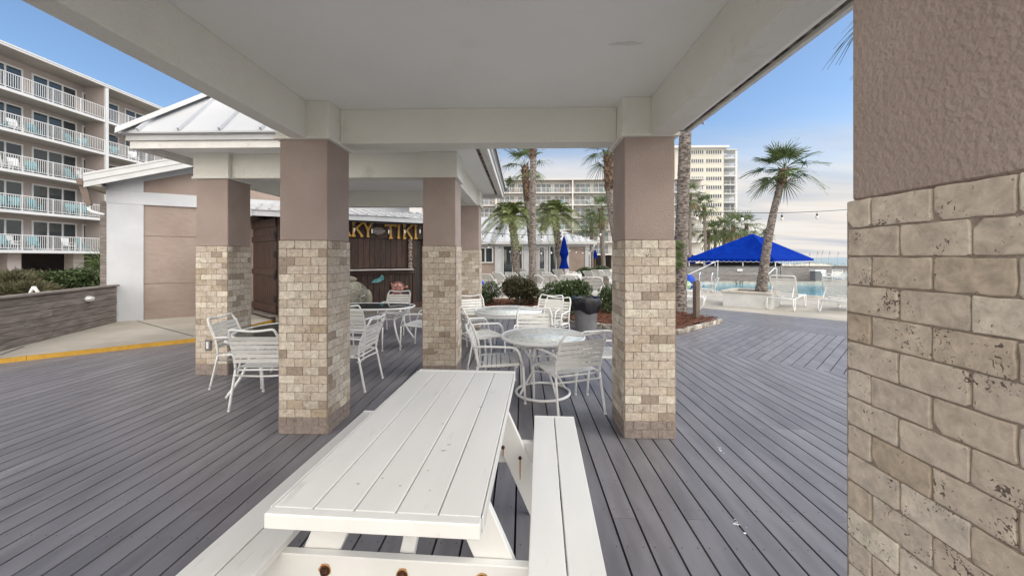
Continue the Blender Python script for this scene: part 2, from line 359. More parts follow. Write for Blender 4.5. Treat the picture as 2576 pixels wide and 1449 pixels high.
def water_mat(name, c, bs, rough, bump, emit=0):
    m = mat(name, c, rough=rough, bump=bump, bs=bs, bdist=.05, bstretch=(1, 1, 1)); return m
MT['water'] = mat('pool_water', (.03, .27, .40), (.06, .36, .48), ns=1.2, rough=.04, bump=.5, bs=3.0, bdist=.03)
MT['sea'] = mat('sea_water', (.22, .32, .34), (.34, .42, .42), ns=.02, rough=.35, bump=.3, bs=.3, stretch=(1, 4, 1), bdist=.3)
# ================================================================ THE SETTING
def sheet(name, poly, z, m, holes=(), kind='structure', parent=None):
    loops = [[V((x, y, 0)) for x, y in poly]]+[[V((x, y, 0)) for x, y in h] for h in holes]
    tris = geometry.tessellate_polygon(loops); vs = [p for l in loops for p in l]
    b = MB(); F = []
    for t in tris:
        n = (vs[t[1]]-vs[t[0]]).cross(vs[t[2]]-vs[t[0]]); F.append(t if n.z > 0 else t[::-1])
    b.add([(p.x, p.y, z) for p in vs], F, False, .5)
    o = b.build(name, m, parent)
    if kind: o['kind'] = kind
    return o
def clip(poly, a, b, c):
    "keep a*x+b*y<=c"
    out = []
    for i in range(len(poly)):
        p, q = poly[i], poly[(i+1) % len(poly)]; dp = a*p[0]+b*p[1]-c; dq = a*q[0]+b*q[1]-c
        if dp <= 0: out.append(p)
        if dp*dq < 0: t = dp/(dp-dq); out.append((p[0]+(q[0]-p[0])*t, p[1]+(q[1]-p[1])*t))
    return out
C1, C2, C3 = 9.55, 14.05, 17.5
YT = 12.0
BW, PITCH = .1318, .1440
def boards(region, ang, x0, jseed, joint=True):
    "boards running along local +v (v = world direction rotated by ang from +Y), clipped to a convex region"
    u = V((cos(ang), sin(ang))); v = V((-sin(ang), cos(ang))); rr = random.Random(jseed)
    us = [u.dot(V(p)) for p in region]; vs_ = [v.dot(V(p)) for p in region]
    k0 = math.floor((min(us)-x0)/PITCH); k1 = math.ceil((max(us)-x0)/PITCH)
    for k in range(k0, k1+1):
        c = x0+(k+.5)*PITCH; segs = []; q = min(vs_)-.5
        q = -30 + rr.choice((0, 1.2428, 2.4856, 3.7284))
        while q < max(vs_)+1: segs.append((q, q+4.9712)); q += 4.9712
        for (qa, qb) in segs:
            if qb < min(vs_) or qa > max(vs_): continue
            rect = [(c-BW/2, qa+.001), (c+BW/2, qa+.001), (c+BW/2, qb-.001), (c-BW/2, qb-.001)]
            P = [tuple(u*a+v*b_) for a, b_ in rect]
            for i in range(len(region)):
                p, n = region[i], region[(i+1) % len(region)]; ex, ey = n[0]-p[0], n[1]-p[1]
                # keep left of edge (ccw)
                P = clip(P, ey, -ex, ey*p[0]-ex*p[1])
                if len(P) < 3: break
            if len(P) < 3: continue
            yield c, u, v, P
def build_deck():
    b = MB(); uvs = []
    regs = [([(1.6, -3), (12.55, -3), (1.6, C1-1.6)], 0, .387+.0045, 1), ([(-5.95, -3), (1.6, -3), (1.6, YT), (-5.95, YT)], 0, .387+.0045, 2),
            ([(-12, -3), (-5.95, -3), (-5.95, 6.97), (-12, 1.52)], 0, .387+.0045, 3),
            ([(1.6, C1-1.6), (12.55, -3), (17.05, -3), (2.05, YT), (1.6, YT)], -pi/4, .03, 4),
            ([(2.05, YT), (17.05, -3), (20.5, -3), (5.5, YT)], pi/4, .05, 5)]
    for reg, ang, x0, sd_ in regs:
        for c, u, v, P in boards(reg, ang, x0, sd_):
            a = sum(P[i][0]*P[(i+1) % len(P)][1]-P[(i+1) % len(P)][0]*P[i][1] for i in range(len(P)))
            if abs(a) < 1e-4: continue
            if a < 0: P = P[::-1]
            k = len(P); n0 = len(b.f)
            b.prism(P, -.026, 0)
            for f in b.f[n0:]:
                for i in f:
                    p = b.v[i]; uvs.append((u.x*p[0]+u.y*p[1]-c, v.x*p[0]+v.y*p[1]-1.93))
    o = b.build('timber_deck', MT['deck']); o['kind'] = 'structure'
    uv = o.data.uv_layers.new(name='UVMap')
    for i, t in enumerate(uvs): uv.data[i].uv = t
build_deck()
sheet('ground', [(-400, -200), (70, -200), (62, 30), (95, 130), (500, 1500), (-1500, 1500)], -1.05, MT['sand'])
sheet('sea', [(60, -400), (58, 30), (92, 130), (497, 1500), (4000, 14000), (20000, 14000), (20000, -400)], -1.5, MT['sea'])
sheet('under_deck_dark_sheet', [(-14, -6), (24, -6), (5.6, 12.1), (-6, 12.1), (-6, 7), (-14, 1)], -.07, MT['under'])  # shade under the boards put into the sheet's near-black colour
POOL = [(6.4, 20.4), (8.55, 17.75), (11.2, 15.95), (14.0, 13.9), (20, 9.5), (34, 14), (33, 24.6), (12.5, 24.9), (9.6, 24.6)]
sheet('pool_terrace', [(-45, YT), (5.5, YT), (22, -4.5), (70, -4.5), (70, 25.6), (-45, 25.6)], -.008, MT['pooldeck'], [POOL])
sheet('pool_floor', [(p[0], p[1]) for p in POOL], -1.2, MT['water'])
sheet('pool_water', [(20+(x-20)*1.002, 18+(y-18)*1.002) for x, y in POOL], -.13, MT['water'])
def coping():
    b = MB(); n = len(POOL)
    for i in range(n):
        p, q = V(POOL[i]), V(POOL[(i+1) % n]); d = (q-p).normalized(); nn = V((d.y, -d.x)); cen = V((20, 18))
        if nn.dot(p-cen) < 0: nn = -nn
        L = (q-p).length; k = max(1, int(L/.45))
        for j in range(k):
            a = p+d*(L*j/k+.006); c = p+d*(L*(j+1)/k-.006)
            b.prism([tuple(a-nn*.03), tuple(c-nn*.03), tuple(c+nn*.30), tuple(a+nn*.30)], -.008, .035)
            b.prism([tuple(a-nn*.004), tuple(c-nn*.004), tuple(c+nn*.02), tuple(a+nn*.02)], -.9, -.012)
    o = b.build('pool_coping', MT['cap']); o['kind'] = 'structure'
coping()
sheet('walkway', [(-40, -2), (-12.0, 1.535), (-5.96, 6.985), (-5.96, 9.3), (-4.6, 9.6), (-4.6, 11.99), (-5.9, 14), (-40, 40)], .072, MT['concrete'])
def kerb():
    b = MB()
    for p, q in (((-12.0, 1.52), (-5.95, 6.97)), ((-5.95, 6.97), (-5.95, 9.3))):
        p, q = V(p), V(q); d = (q-p).normalized(); n = V((-d.y, d.x)); L = (q-p).length; k = int(L/2.4)+1
        for j in range(k):
            a = p+d*(L*j/k); c = p+d*(L*(j+1)/k-.004)
            b.prism([tuple(a), tuple(c), tuple(c+n*.018), tuple(a+n*.018)], -.03, .070)
    o = b.build('kerb_face', MT['yellow']); o['kind'] = 'structure'
    # saw cuts in the concrete
    b = MB()
    for p, q in ((W(345, 808, .072), W(487, 846, .072)), (W(0, 893, .074), W(60, 872, .074))):
        d = (q-p).normalized(); n = V((-d.y, d.x, 0))*.010
        b.add([p-n+V((0, 0, .003)), q-n+V((0, 0, .003)), q+n+V((0, 0, .003)), p+n+V((0, 0, .003))], [(0, 1, 2, 3)])
    o = b.build('walkway_joint', MT['under']); o['kind'] = 'structure'
kerb()
BED = [(4.72, 9.32), (3.1, 7.85), (2.55, 7.95), (1.25, 8.9), (.85, 9.6), (-.5, 10.4), (-1.9, 10.9), (-2.0, 13.6), (1.8, 13.4), (3.2, 12.2), (3.5, 10.6)]
def bed():
    b = MB(); n = 34; m = 34; idx = {}; rr = random.Random(3)
    def inside(x, y):
        c = False; j = len(BED)-1
        for i in range(len(BED)):
            xi, yi = BED[i]; xj, yj = BED[j]
            if (yi > y) != (yj > y) and x < (xj-xi)*(y-yi)/(yj-yi)+xi: c = not c
            j = i
        return c
    s_ = .12; vs = []; fs = []
    for i in range(62):
        for j in range(56):
            x = -2.2+i*s_; y = 7.4+j*s_
            if inside(x, y) or inside(x-.1, y) or inside(x+.1, y):
                idx[i, j] = len(vs); e = min(math.hypot(x-p[0], y-p[1]) for p in BED)
                vs.append((x, y, .075+.04*rr.random()+.03*sin(x*2)+.05*min(1, max(0, (y-9.5)))))
    for (i, j) in idx:
        if (i+1, j) in idx and (i, j+1) in idx and (i+1, j+1) in idx:
            fs.append((idx[i, j], idx[i+1, j], idx[i+1, j+1], idx[i, j+1]))
    b.add(vs, fs, False, .5)
    for k in range(6500):      # loose pine straw
        x = rr.uniform(-2, 4.7); y = rr.uniform(7.85, 12.6)
        if not inside(x, y): continue
        a = rr.uniform(0, pi); l = rr.uniform(.03, .09); z = .115+.03*sin(x*2)+.05*min(1, max(0, (y-9.5)))+rr.uniform(-.01, .03)
        dx, dy = cos(a)*l, sin(a)*l
        b.add([(x-dx, y-dy, z), (x+dx, y+dy, z+rr.uniform(-.02, .03)), (x+dx-dy*.12, y+dy+dx*.12, z+.004)], [(0, 1, 2)], False, rr.random())
    o = b.build('mulch_bed', MT['mulch']); o['kind'] = 'structure'
    b = MB()
    for i in range(0, 6):
        p, q = V(BED[i]), V(BED[i+1]); d = (q-p); L = d.length; d.normalize(); k = max(1, round(L/.34))
        for j in range(k):
            c = p+d*(L*(j+.5)/k); a = math.atan2(d.y, d.x)
            b.box((c.x, c.y, .045), (L/k-.012, .10, .10+rr.uniform(-.012, .012)), RZ(a+rr.uniform(-.03, .03)), .014)
    tag(b.build('stone_edging', MT['stoneedge']), 'low rough stone edging around the red mulch bed', 'edging')
bed()

# ================================================================ PAVILIONS
def stone_face(b, o, ux, n, wd, rows, rh, odd, rr, dark=2):
    "tumbled tiles on one face: origin o (bottom left), ux along, n outward"
    o = V(o); ux = V(ux); n = V(n); up = V((0, 0, 1)); tl = wd/3
    for r in range(rows):
        cuts = [0, tl, 2*tl, 3*tl] if (r+odd) % 2 else [0, tl/2, 3*tl/2, 5*tl/2, 3*tl]
        for a, c in zip(cuts, cuts[1:]):
            g = .0023; x0, x1, z0, z1 = a+g, c-g, r*rh+g, (r+1)*rh-g; ch = rr.uniform(.004, .011)
            pts = []
            def edge(p, q, k):
                for j in range(k):
                    t = j/k; jt = rr.uniform(-.0016, .0014)
                    d = (q[0]-p[0], q[1]-p[1]); l = math.hypot(*d); nx, nz = d[1]/l, -d[0]/l
                    pts.append((p[0]+d[0]*t+nx*jt, p[1]+d[1]*t+nz*jt))
            c2 = [rr.uniform(.002, .006) for _ in range(4)]
            if rr.random() < .07: c2[rr.randrange(4)] = .018
            edge((x0+c2[0], z0), (x1-c2[1], z0), 4); edge((x1-c2[1], z0), (x1, z0+c2[1]), 1)
            edge((x1, z0+c2[1]), (x1, z1-c2[2]), 3); edge((x1, z1-c2[2]), (x1-c2[2], z1), 1)
            edge((x1-c2[2], z1), (x0+c2[3], z1), 4); edge((x0+c2[3], z1), (x0, z1-c2[3]), 1)
            edge((x0, z1-c2[3]), (x0, z0+c2[0]), 3); edge((x0, z0+c2[0]), (x0+c2[0], z0), 1)
            cx, cz = (x0+x1)/2, (z0+z1)/2; K = len(pts); th = .0105+rr.uniform(-.0018, .0018)
            A = [o+ux*x+up*z for x, z in pts]; B = [o+ux*x+up*z+n*(th-.0011) for x, z in pts]
            def ins(x, z): return (x-.0028*(1 if x > cx else -1), z-.0028*(1 if z > cz else -1))
            T = [o+ux*ins(x, z)[0]+up*ins(x, z)[1]+n*th for x, z in pts]
            rv = rr.uniform(0, .09) if r < dark else .12+.88*min(1, max(0, rr.gauss(.5, .33)))
            fs = [(i, (i+1) % K, K+(i+1) % K, K+i) for i in range(K)]+[(K+i, K+(i+1) % K, 2*K+(i+1) % K, 2*K+i) for i in range(K)]+[tuple(range(2*K, 3*K))]
            b.add(A+B+T, fs, False, rv)
CS = .45; ROWS = 23; RH = 1.70/23
def column(parent, cx, cy, seed, outlet=False, sides='fblr'):
    rr = random.Random(seed); e = bpy.data.objects.new('column', None); C.objects.link(e); e.parent = parent; e.location = (cx, cy, 0)
    b = MB(); h = CS/2-.011; b.bb((-h+.001, -h+.001, 1.70), (h-.001, h-.001, 2.60), .006)
    b.build('stucco_shaft', MT['stucco'], e)
    b = MB(); hc = CS/2-.0062; b.bb((-hc, -hc, 0.002), (hc, hc, 1.6975)); g = b.build('mortar_core', MT['grout'], e)
    b = MB(); H = CS/2-.0115
    for s_, (o, ux, n) in enumerate((((-H, -H, 0), (1, 0, 0), (0, -1, 0)), ((H, -H, 0), (0, 1, 0), (1, 0, 0)), ((H, H, 0), (-1, 0, 0), (0, 1, 0)), ((-H, H, 0), (0, -1, 0), (-1, 0, 0)))):
        stone_face(b, o, ux, n, 2*H, ROWS, RH, (s_+1) % 2, rr)
    b.build('stone_cladding', MT['stone'], e)
    b = MB(); k = CS/2+.012
    b.bb((-k, -k, 2.602), (k, k, 2.919), .004); b.bb((-k-.012, -k-.012, 2.585), (k+.012, k+.012, 2.615), .003)
    b.build('capital', MT['cream'], e)
    if outlet:
        b = MB(); b.bb((-.075, -H-.030, .33), (.005, -H-.008, .47), .006); o = b.build('electrical_outlet', MT['greyp'], e)
        b = MB(); b.bb((-.052, -H-.036, .355), (-.018, -H-.031, .445), .002); b.build('socket_cover', MT['frame'], e)
def pavilion(x0, x1, y0, y1, name_label, lb, rb, seed, outlet=-1, OV=.43, drop=.055, sv=.038):
    "x0,x1,y0,y1: outer faces of the column grid. lb, rb: (inner,outer) x of the side beams"
    P = thing('pavilion', name_label, 'pavilion', ((x0+x1)/2, (y0+y1)/2, 0)); ox, oy = (x0+x1)/2, (y0+y1)/2
    X0, X1, Y0, Y1 = x0-ox, x1-ox, y0-oy, y1-oy
    k = 0
    for cx in (X0+CS/2, X1-CS/2):
        for cy in (Y0+CS/2, Y1-CS/2): column(P, cx, cy, seed+k, outlet == k); k += 1
    zc = 2.92; zb = 2.60
    def bm(p, q):
        b = MB(); b.bb(p, q, .004); b.build('beam', MT['cream'], P)
        c = MB(); lip = .012; c.bb((p[0]-lip, p[1]-lip, p[2]-.012), (q[0]+lip, q[1]+lip, p[2]+.010), .003)
    bm((lb[1]-ox, Y0+CS+.015, zb-.01), (lb[0]-ox, Y1-CS-.015, zc-.001)); bm((rb[0]-ox, Y0+CS+.015, zb-.01), (rb[1]-ox, Y1-CS-.015, zc-.001))
    bm((X0+CS+.015, Y1-.255, zb), (X1-CS-.015, Y1-.05, zc-.001)); bm((X0+CS+.015, Y0+.05, zb), (X1-CS-.015, Y0+.255, zc-.001))
    a0, a1, b0, b1 = X0-OV, X1+OV, Y0-OV, Y1+OV
    b = MB(); v = sv+.047; b.bb((a0+v, b0+v, zc), (a1-v, b1-v, zc+.05)); b.build('ceiling', MT['ceil'], P)
    # soffit slot: rough recessed strip all round, then the fascia boards
    b = MB()
    v = sv+.045; u = sv
    b.bb((a0+u, b0+u, zc+.014), (a0+v, b1-u, zc+.05)); b.bb((a1-v, b0+u, zc+.014), (a1-u, b1-u, zc+.05))
    b.bb((a0+v+.001, b0+u, zc+.014), (a1-v-.001, b0+v, zc+.05)); b.bb((a0+v+.001, b1-v, zc+.014), (a1-v-.001, b1-u, zc+.05))
    b.build('soffit_vent', MT['rot'], P)
    b = MB(); f = .036
    if sv > .05:
        for (p, q) in (((a0+f+.001, b0+f+.001), (a1-f-.001, b0+sv-.001)), ((a0+f+.001, b1-sv+.001), (a1-f-.001, b1-f-.001)), ((a0+f+.001, b0+sv), (a0+sv-.001, b1-sv)), ((a1-sv+.001, b0+sv), (a1-f-.001, b1-sv))):
            b.bb((p[0], p[1], zc+.001), (q[0], q[1], zc+.035))
        b.build('soffit_edge', MT['trim'], P); b = MB()
    for (p, q) in (((a0, b0), (a1, b0+f)), ((a0, b1-f), (a1, b1)), ((a0, b0+f+.001), (a0+f, b1-f-.001)), ((a1-f, b0+f+.001), (a1, b1-f-.001))):
        b.bb((p[0], p[1], zc-drop), (q[0], q[1], zc+.035), .003)
    b.build('fascia', MT['trim'], P)
    b = MB(); f2 = .04
    for (p, q) in (((a0-.025, b0-.025), (a1+.025, b0+f2-.025)), ((a0-.025, b1-f2+.025), (a1+.025, b1+.025)), ((a0-.025, b0+f2-.024), (a0+f2-.025, b1-f2+.024)), ((a1-f2+.025, b0+f2-.024), (a1+.025, b1-f2+.024))):
        b.bb((p[0], p[1], zc+.036), (q[0], q[1], zc+.10), .003)
    for (p, q) in (((a0-.045, b0-.045), (a1+.045, b0+.0)), ((a0-.045, b1), (a1+.045, b1+.045)), ((a0-.045, b0+.001), (a0, b1-.001)), ((a1, b0+.001), (a1+.045, b1-.001))):
        b.bb((p[0], p[1], zc+.101), (q[0], q[1], zc+.128), .002)
    b.build('drip_trim', MT['whitep'], P)
    # hip roof of ribbed metal
    b = MB(); z0 = zc+.13; e = .07; A0, A1, B0, B1 = a0-e, a1+e, b0-e, b1+e; hw = min(A1-A0, B1-B0)/2; sl = 1.12; zt = z0+hw*sl
    if (B1-B0) < (A1-A0): r0, r1 = (A0+hw, 0), (A1-hw, 0)
    else: r0, r1 = (0, B0+hw), (0, B1-hw)
    r0 = (r0[0], r0[1], zt); r1 = (r1[0], r1[1], zt); c = [(A0, B0, z0), (A1, B0, z0), (A1, B1, z0), (A0, B1, z0)]
    if (B1-B0) < (A1-A0): faces = ((c[0], c[1], r1, r0), (c[1], c[2], r1), (c[2], c[3], r0, r1), (c[3], c[0], r0))
    else: faces = ((c[0], c[1], r0), (c[1], c[2], r1, r0), (c[2], c[3], r1), (c[3], c[0], r0, r1))
    for F in faces:
        b.ext([V(p) for p in F], V((0, 0, -.02)), .5)
        p, q = V(F[0]), V(F[1]); d = (q-p).normalized(); L = (q-p).length; inn = V((-d.y, d.x, 0)); nk = int(L/.46)
        for i in range(nk):
            s_ = (i+.5)*L/nk; top = min(s_, L-s_, hw)
            if top < .1: continue
            st = p+d*s_; b.beam(st+V((0, 0, .018))-inn*.012, st+inn*top+V((0, 0, top*sl+.018)), .022, .036, up=(0, 0, 1), r=.5)
    b.build('metal_roof', MT['metal_roof'], P)
    b = MB()
    for (u, v_) in ((c[0], faces[0][-1]), (c[1], r1 if len(faces[1]) > 3 or (B1-B0) < (A1-A0) else r0), (c[2], r1), (c[3], r0)):
        u, v_ = V(u), V(v_) if not isinstance(v_, V) else v_; dd = (v_-u).normalized()
        nrm = V((-dd.x, -dd.y, 0)).normalized(); side = V((-dd.y, dd.x, 0)).normalized()
        for sg in (-1, 1):
            w0 = side*sg*.13; P3 = [u-dd*.03+V((0, 0, .055)), v_+V((0, 0, .055)), v_+w0+V((0, 0, -.035)), u-dd*.03+w0+V((0, 0, -.035))]
            b.ext(P3, V((0, 0, .012)), .5)
    b.build('hip_cap', MT['whitep'], P)
    return P
pavilion(-2.15, 1.318, .618, 3.78, 'cream pavilion roof on four stone-clad columns sheltering the white picnic table, seen from inside', (-1.89, -2.02), (1.10, 1.295), 10, OV=.50, drop=.012, sv=.040)
pavilion(-4.32, -.855, 4.97, 8.13, 'farther pavilion with white hipped metal roof, standing in front of the dark tiki bar', (-4.05, -4.19), (-1.08, -.90), 50, outlet=0, sv=.12)

# ================================================================ PICNIC TABLE
def picnic():
    T = thing('picnic_table', 'white painted wooden picnic table with two attached benches and rusty bolts, nearest the viewer', 'picnic table', (-.425, 1.925, 0), R(-2.7))
    hl = .775; hw = .335; b = MB(); n = 5; pw = .132
    for i in range(n):
        x = -hw+(i+.5)*(2*hw/n); b.box((x, 0, .744), (pw-.0025, 2*hl-.075, .034), None, .003)
    b.build('tabletop', MT['table'], T)
    for s_ in (-1, 1):
        b = MB(); b.box((0, s_*(hl-.018), .738), (2*hw+.004, .036, .048), None, .004); b.build('end_board', MT['table'], T)
        b = MB(); b.box((s_*(hw+.004), 0, .736), (.006, 2*hl-.076, .05), None, .002); b.build('edge_strip', MT['table'], T)
    for s_ in (-1, 1):
        q = MB(); x0 = s_*.608
        for j in (-1, 1): q.box((x0+j*.0695, 0, .438), (.132, 2*hl-.03, .034), None, .003)
        q.box((x0, hl-.008, .436), (.272, .014, .044), None, .002); q.box((x0, -hl+.008, .436), (.272, .014, .044), None, .002)
        o = q.build('bench_seat', MT['table'], T)
    for s_ in (-1, 1):
        y = s_*.46
        for t in (-1, 1):
            q = MB(); q.beam((t*.20, y-s_*.022, .715), (t*.52, y-s_*.022, .012), .135, .036, up=(0, 1, 0), ch=.003)
            q.build('leg', MT['table'], T)
        q = MB(); q.box((0, y+s_*.018, .355), (1.36, .036, .13), None, .003); o = q.build('cross_beam', MT['table'], T)
        if s_ < 0:
            for x, l in ((-.30, .05), (.0, .08), (.30, .06)):
                q2 = MB(); q2.tube([(x, y-.036, .365), (x, y-.050, .365)], .013, 10); q2.tube([(x, y-.0365, .365), (x, y-.039, .365)], .020, 12); q2.build('bolt', MT['rust'], o)
                q2 = MB(); q2.add([(x-.007, y-.0385, .355), (x+.007, y-.0385, .355), (x+.004, y-.0385, .355-l), (x-.003, y-.0385, .355-l)], [(0, 1, 2, 3)])
                q2.add([(x+.025*cos(a)*rnd.uniform(.85, 1.15), y-.0375, .367+.025*sin(a)*rnd.uniform(.85, 1.15)) for a in [i*pi/6 for i in range(12)]], [tuple(range(12))])
                q2.build('rust_streak', MT['ruststain'], o)
        q = MB(); q.box((0, y+s_*.018, .69), (.60, .034, .075), None, .003); q.build('cleat', MT['table'], T)
        if s_ > 0:       # bolts through the far legs, with rust runs
            for t in (-1, 1):
                for (dx, dz, l) in ((.290, .405, .055), (.392, .345, .13)):
                    yy = y-.040; q2 = MB(); q2.tube([(t*dx, yy, dz), (t*dx, yy-.010, dz)], .010, 10); q2.build('bolt', MT['rust'], T)
                    q3 = MB(); q3.add([(t*dx-.005, yy-.0012, dz-.008), (t*dx+.005, yy-.0012, dz-.008), (t*dx+.003, yy-.0012, dz-l), (t*dx-.002, yy-.0012, dz-l)], [(0, 1, 2, 3)]); q3.build('rust_streak', MT['ruststain'], T)
        q = MB(); q.beam((0, y-s_*.02, .40), (0, y-s_*.36, .70), .034, .055, up=(1, 0, 0), ch=.003); q.build('brace', MT['table'], T)
    # scuffs
    q = MB(); rr = random.Random(5)
    for (x, y, l) in ((-.12, -.60, .018), (.03, -.60, .016), (.14, -.62, .012), (.12, -.35, .03), (.13, -.30, .02), (.05, -.1, .02), (.2, .12, .03), (-.02, .3, .015), (.1, -.5, .012), (-.05, -.56, .012)):
        a = rr.uniform(0, pi); pts = [(x+cos(t)*l*rr.uniform(.4, 1)*.5, y+sin(t)*l*rr.uniform(.1, .5)*.5) for t in [i*pi/4 for i in range(8)]]
        q.add([(px, py, .7616) for px, py in pts], [tuple(range(8))])
    q.build('scuff_mark', MT['greyp'], T)
picnic()

# ================================================================ STRAP CHAIRS
def straps(b, path, xw, n, wd, th=.004, wrap=.016, sag=.0):
    "n straps spread along a path (list of points in the y-z plane), spanning x from -xw to xw and wrapping the side tubes"
    P = [V(p) for p in path]; L = [0]
    for i in range(1, len(P)): L.append(L[-1]+(P[i]-P[i-1]).length)
    def at(s_):
        for i in range(1, len(P)):
            if s_ <= L[i] or i == len(P)-1:
                t = (s_-L[i-1])/(L[i]-L[i-1]); return P[i-1].lerp(P[i], t), (P[i]-P[i-1]).normalized()
    for k in range(n):
        c, t = at(L[-1]*(k+.5)/n); nn = V((1, 0, 0)).cross(t).normalized()
        if nn.z < 0 and abs(nn.z) > .5: nn = -nn
        prof = [(-xw-wrap, -.006), (-xw-wrap*.9, .008), (-xw, wrap), (-xw*.5, wrap-sag*.8), (0, wrap-sag), (xw*.5, wrap-sag*.8), (xw, wrap), (xw+wrap*.9, .008), (xw+wrap, -.006)]
        vs = []
        for (x, h) in prof:
            for sg in (-1, 1):
                for q in (0, 1): vs.append(c+V((x, 0, 0))+t*(wd/2*sg)+nn*(h+th*q))
        fs = []
        for i in range(len(prof)-1):
            a = i*4; e = a+4
            fs += [(a+1, a+3, e+3, e+1), (a, e, e+2, a+2), (a, a+1, e+1, e), (a+2, e+2, e+3, a+3)]
        b.add(vs, fs, False, rnd.random())
        # the strap wraps right round each tube
        for sg in (-1, 1):
            cc = c+V((sg*xw, 0, 0)); b.tube([cc-t*wd/2, cc+t*wd/2], wrap-.001, 10, cap=False)
def make_chair(name, label, group):
    T = thing(name, label, 'chair', group=group); r = .0125; w_ = .245
    # back posts: feet -> seat -> top, one loop
    for s_ in (-1, 1):
        b = MB(); b.tube(curve([(s_*(w_+.012), -.30, 0), (s_*(w_+.006), -.257, .2), (s_*w_, -.215, .40)], 3), r, 9); b.tube([(s_*(w_+.012), -.30, 0), (s_*(w_+.011), -.297, .012)], r+.003, 9); b.build('leg', MT['frame'], T)
    b = MB(); up = [(-w_, -.215, .40), (-w_, -.235, .56), (-w_+.004, -.305, .74), (-w_+.012, -.335, .80)]
    top = rounded([(-w_+.012, -.328, .775), (-w_+.03, -.35, .835), (-.10, -.343, .818), (0, -.34, .81), (.10, -.343, .818), (w_-.03, -.35, .835), (w_-.012, -.328, .775)], .05, 5)
    path = curve(up[:-1], 5)+top+[V((-p.x, p.y, p.z)) for p in curve(up[:-1], 5)][::-1]
    b.tube(path, r, 9); b.build('back_frame', MT['frame'], T)
    b = MB(); straps(b, [(0, -.222, .47), (0, -.24, .57), (0, -.30, .73), (0, -.318, .765)], w_-.004, 6, .040, sag=.004); b.build('backrest', MT['strap'], T)
    # seat frame and seat
    b = MB(); b.tube(rounded([(-w_, -.215, .395), (-w_+.004, .20, .415), (-w_+.03, .245, .41), (w_-.03, .245, .41), (w_-.004, .20, .415), (w_, -.215, .395)], .05, 4), r, 9)
    b.tube([(-w_, -.20, .39), (w_, -.20, .39)], r*.8, 8); b.build('seat_frame', MT['frame'], T)
    b = MB(); straps(b, [(0, -.17, .397), (0, .0, .40), (0, .225, .414)], w_-.004, 8, .037, sag=.012); b.build('seat', MT['strap'], T)
    b = MB(); b.tube(curve([(-w_, -.24, .345), (-w_*.6, -.20+.04, .315), (0, -.14, .305), (w_*.6, -.16, .315), (w_, -.24, .345)], 5), r*.85, 8); b.build('stretcher', MT['frame'], T)
    for s_ in (-1, 1):
        b = MB(); b.tube(rounded([(s_*(w_+.004), -.255, .60), (s_*(w_+.03), -.16, .615), (s_*(w_+.035), .20, .60), (s_*(w_+.028), .262, .40)], .07, 5), r, 9); b.build('armrest', MT['frame'], T)
        b = MB(); b.tube([(s_*(w_+.028), .262, .40), (s_*(w_+.016), .275, .18), (s_*(w_+.012), .285, 0)], r, 9); b.tube([(s_*(w_+.012), .285, 0), (s_*(w_+.012), .284, .012)], r+.003, 9)
        b.tube([(s_*(w_-.01), .225, .41), (s_*(w_+.028), .262, .40)], r*.8, 8); b.build('leg', MT['frame'], T)
    return T
CH = make_chair('strap_chair', '', 'white strap chairs around the tables'); used = [False]
def chair(x, y, face, label, group='white strap chairs around the tables', z=0):
    "face = heading of the chair's front, degrees clockwise from +Y"
    o = CH if not used[0] else copy_tree(CH); used[0] = True
    o.location = (x, y, z); o.rotation_euler = (0, 0, -R(face)); o['label'] = label; o['group'] = group; return o
chair(.47, 4.02, -22, 'white strap chair turned away from the viewer, just past the right picnic bench')
chair(-.27, 4.33, 86, 'white strap armchair seen side-on, left of the near ring-based table')
chair(.17, 5.15, 180, 'white strap chair facing the viewer across the near pebbled-glass table')
chair(.98, 4.68, -98, 'white strap chair half hidden by the right stone column')
chair(-.85, 7.05, 155, 'white strap chair at the far left of the rear round table')
chair(-.62, 5.72, 62, 'white strap armchair tucked in on the near left side of the rear round table')
chair(.50, 6.75, 208, 'front one of two overlapping white strap chairs beside the black-bagged bin')
chair(.42, 7.12, 205, 'rear one of two overlapping white strap chairs, close to the clipped shrub')
chair(-2.65, 7.95, 178, 'white strap chair below the pink turtle, facing the viewer over dark glass')
chair(-1.72, 6.62, -78, 'white strap chair at the right end of the dark oblong glass table')
chair(-2.62, 6.1, 8, 'white strap chair with its back to the viewer at the dark oblong table')
chair(-2.10, 4.66, -88, 'white strap chair seen side-on just right of the near left column')
chair(-3.40, 4.72, 84, 'white strap chair facing right, before the column with the outlet')
chair(-2.72, 4.12, -4, 'nearest left strap chair, back to the viewer, cut off by the column')

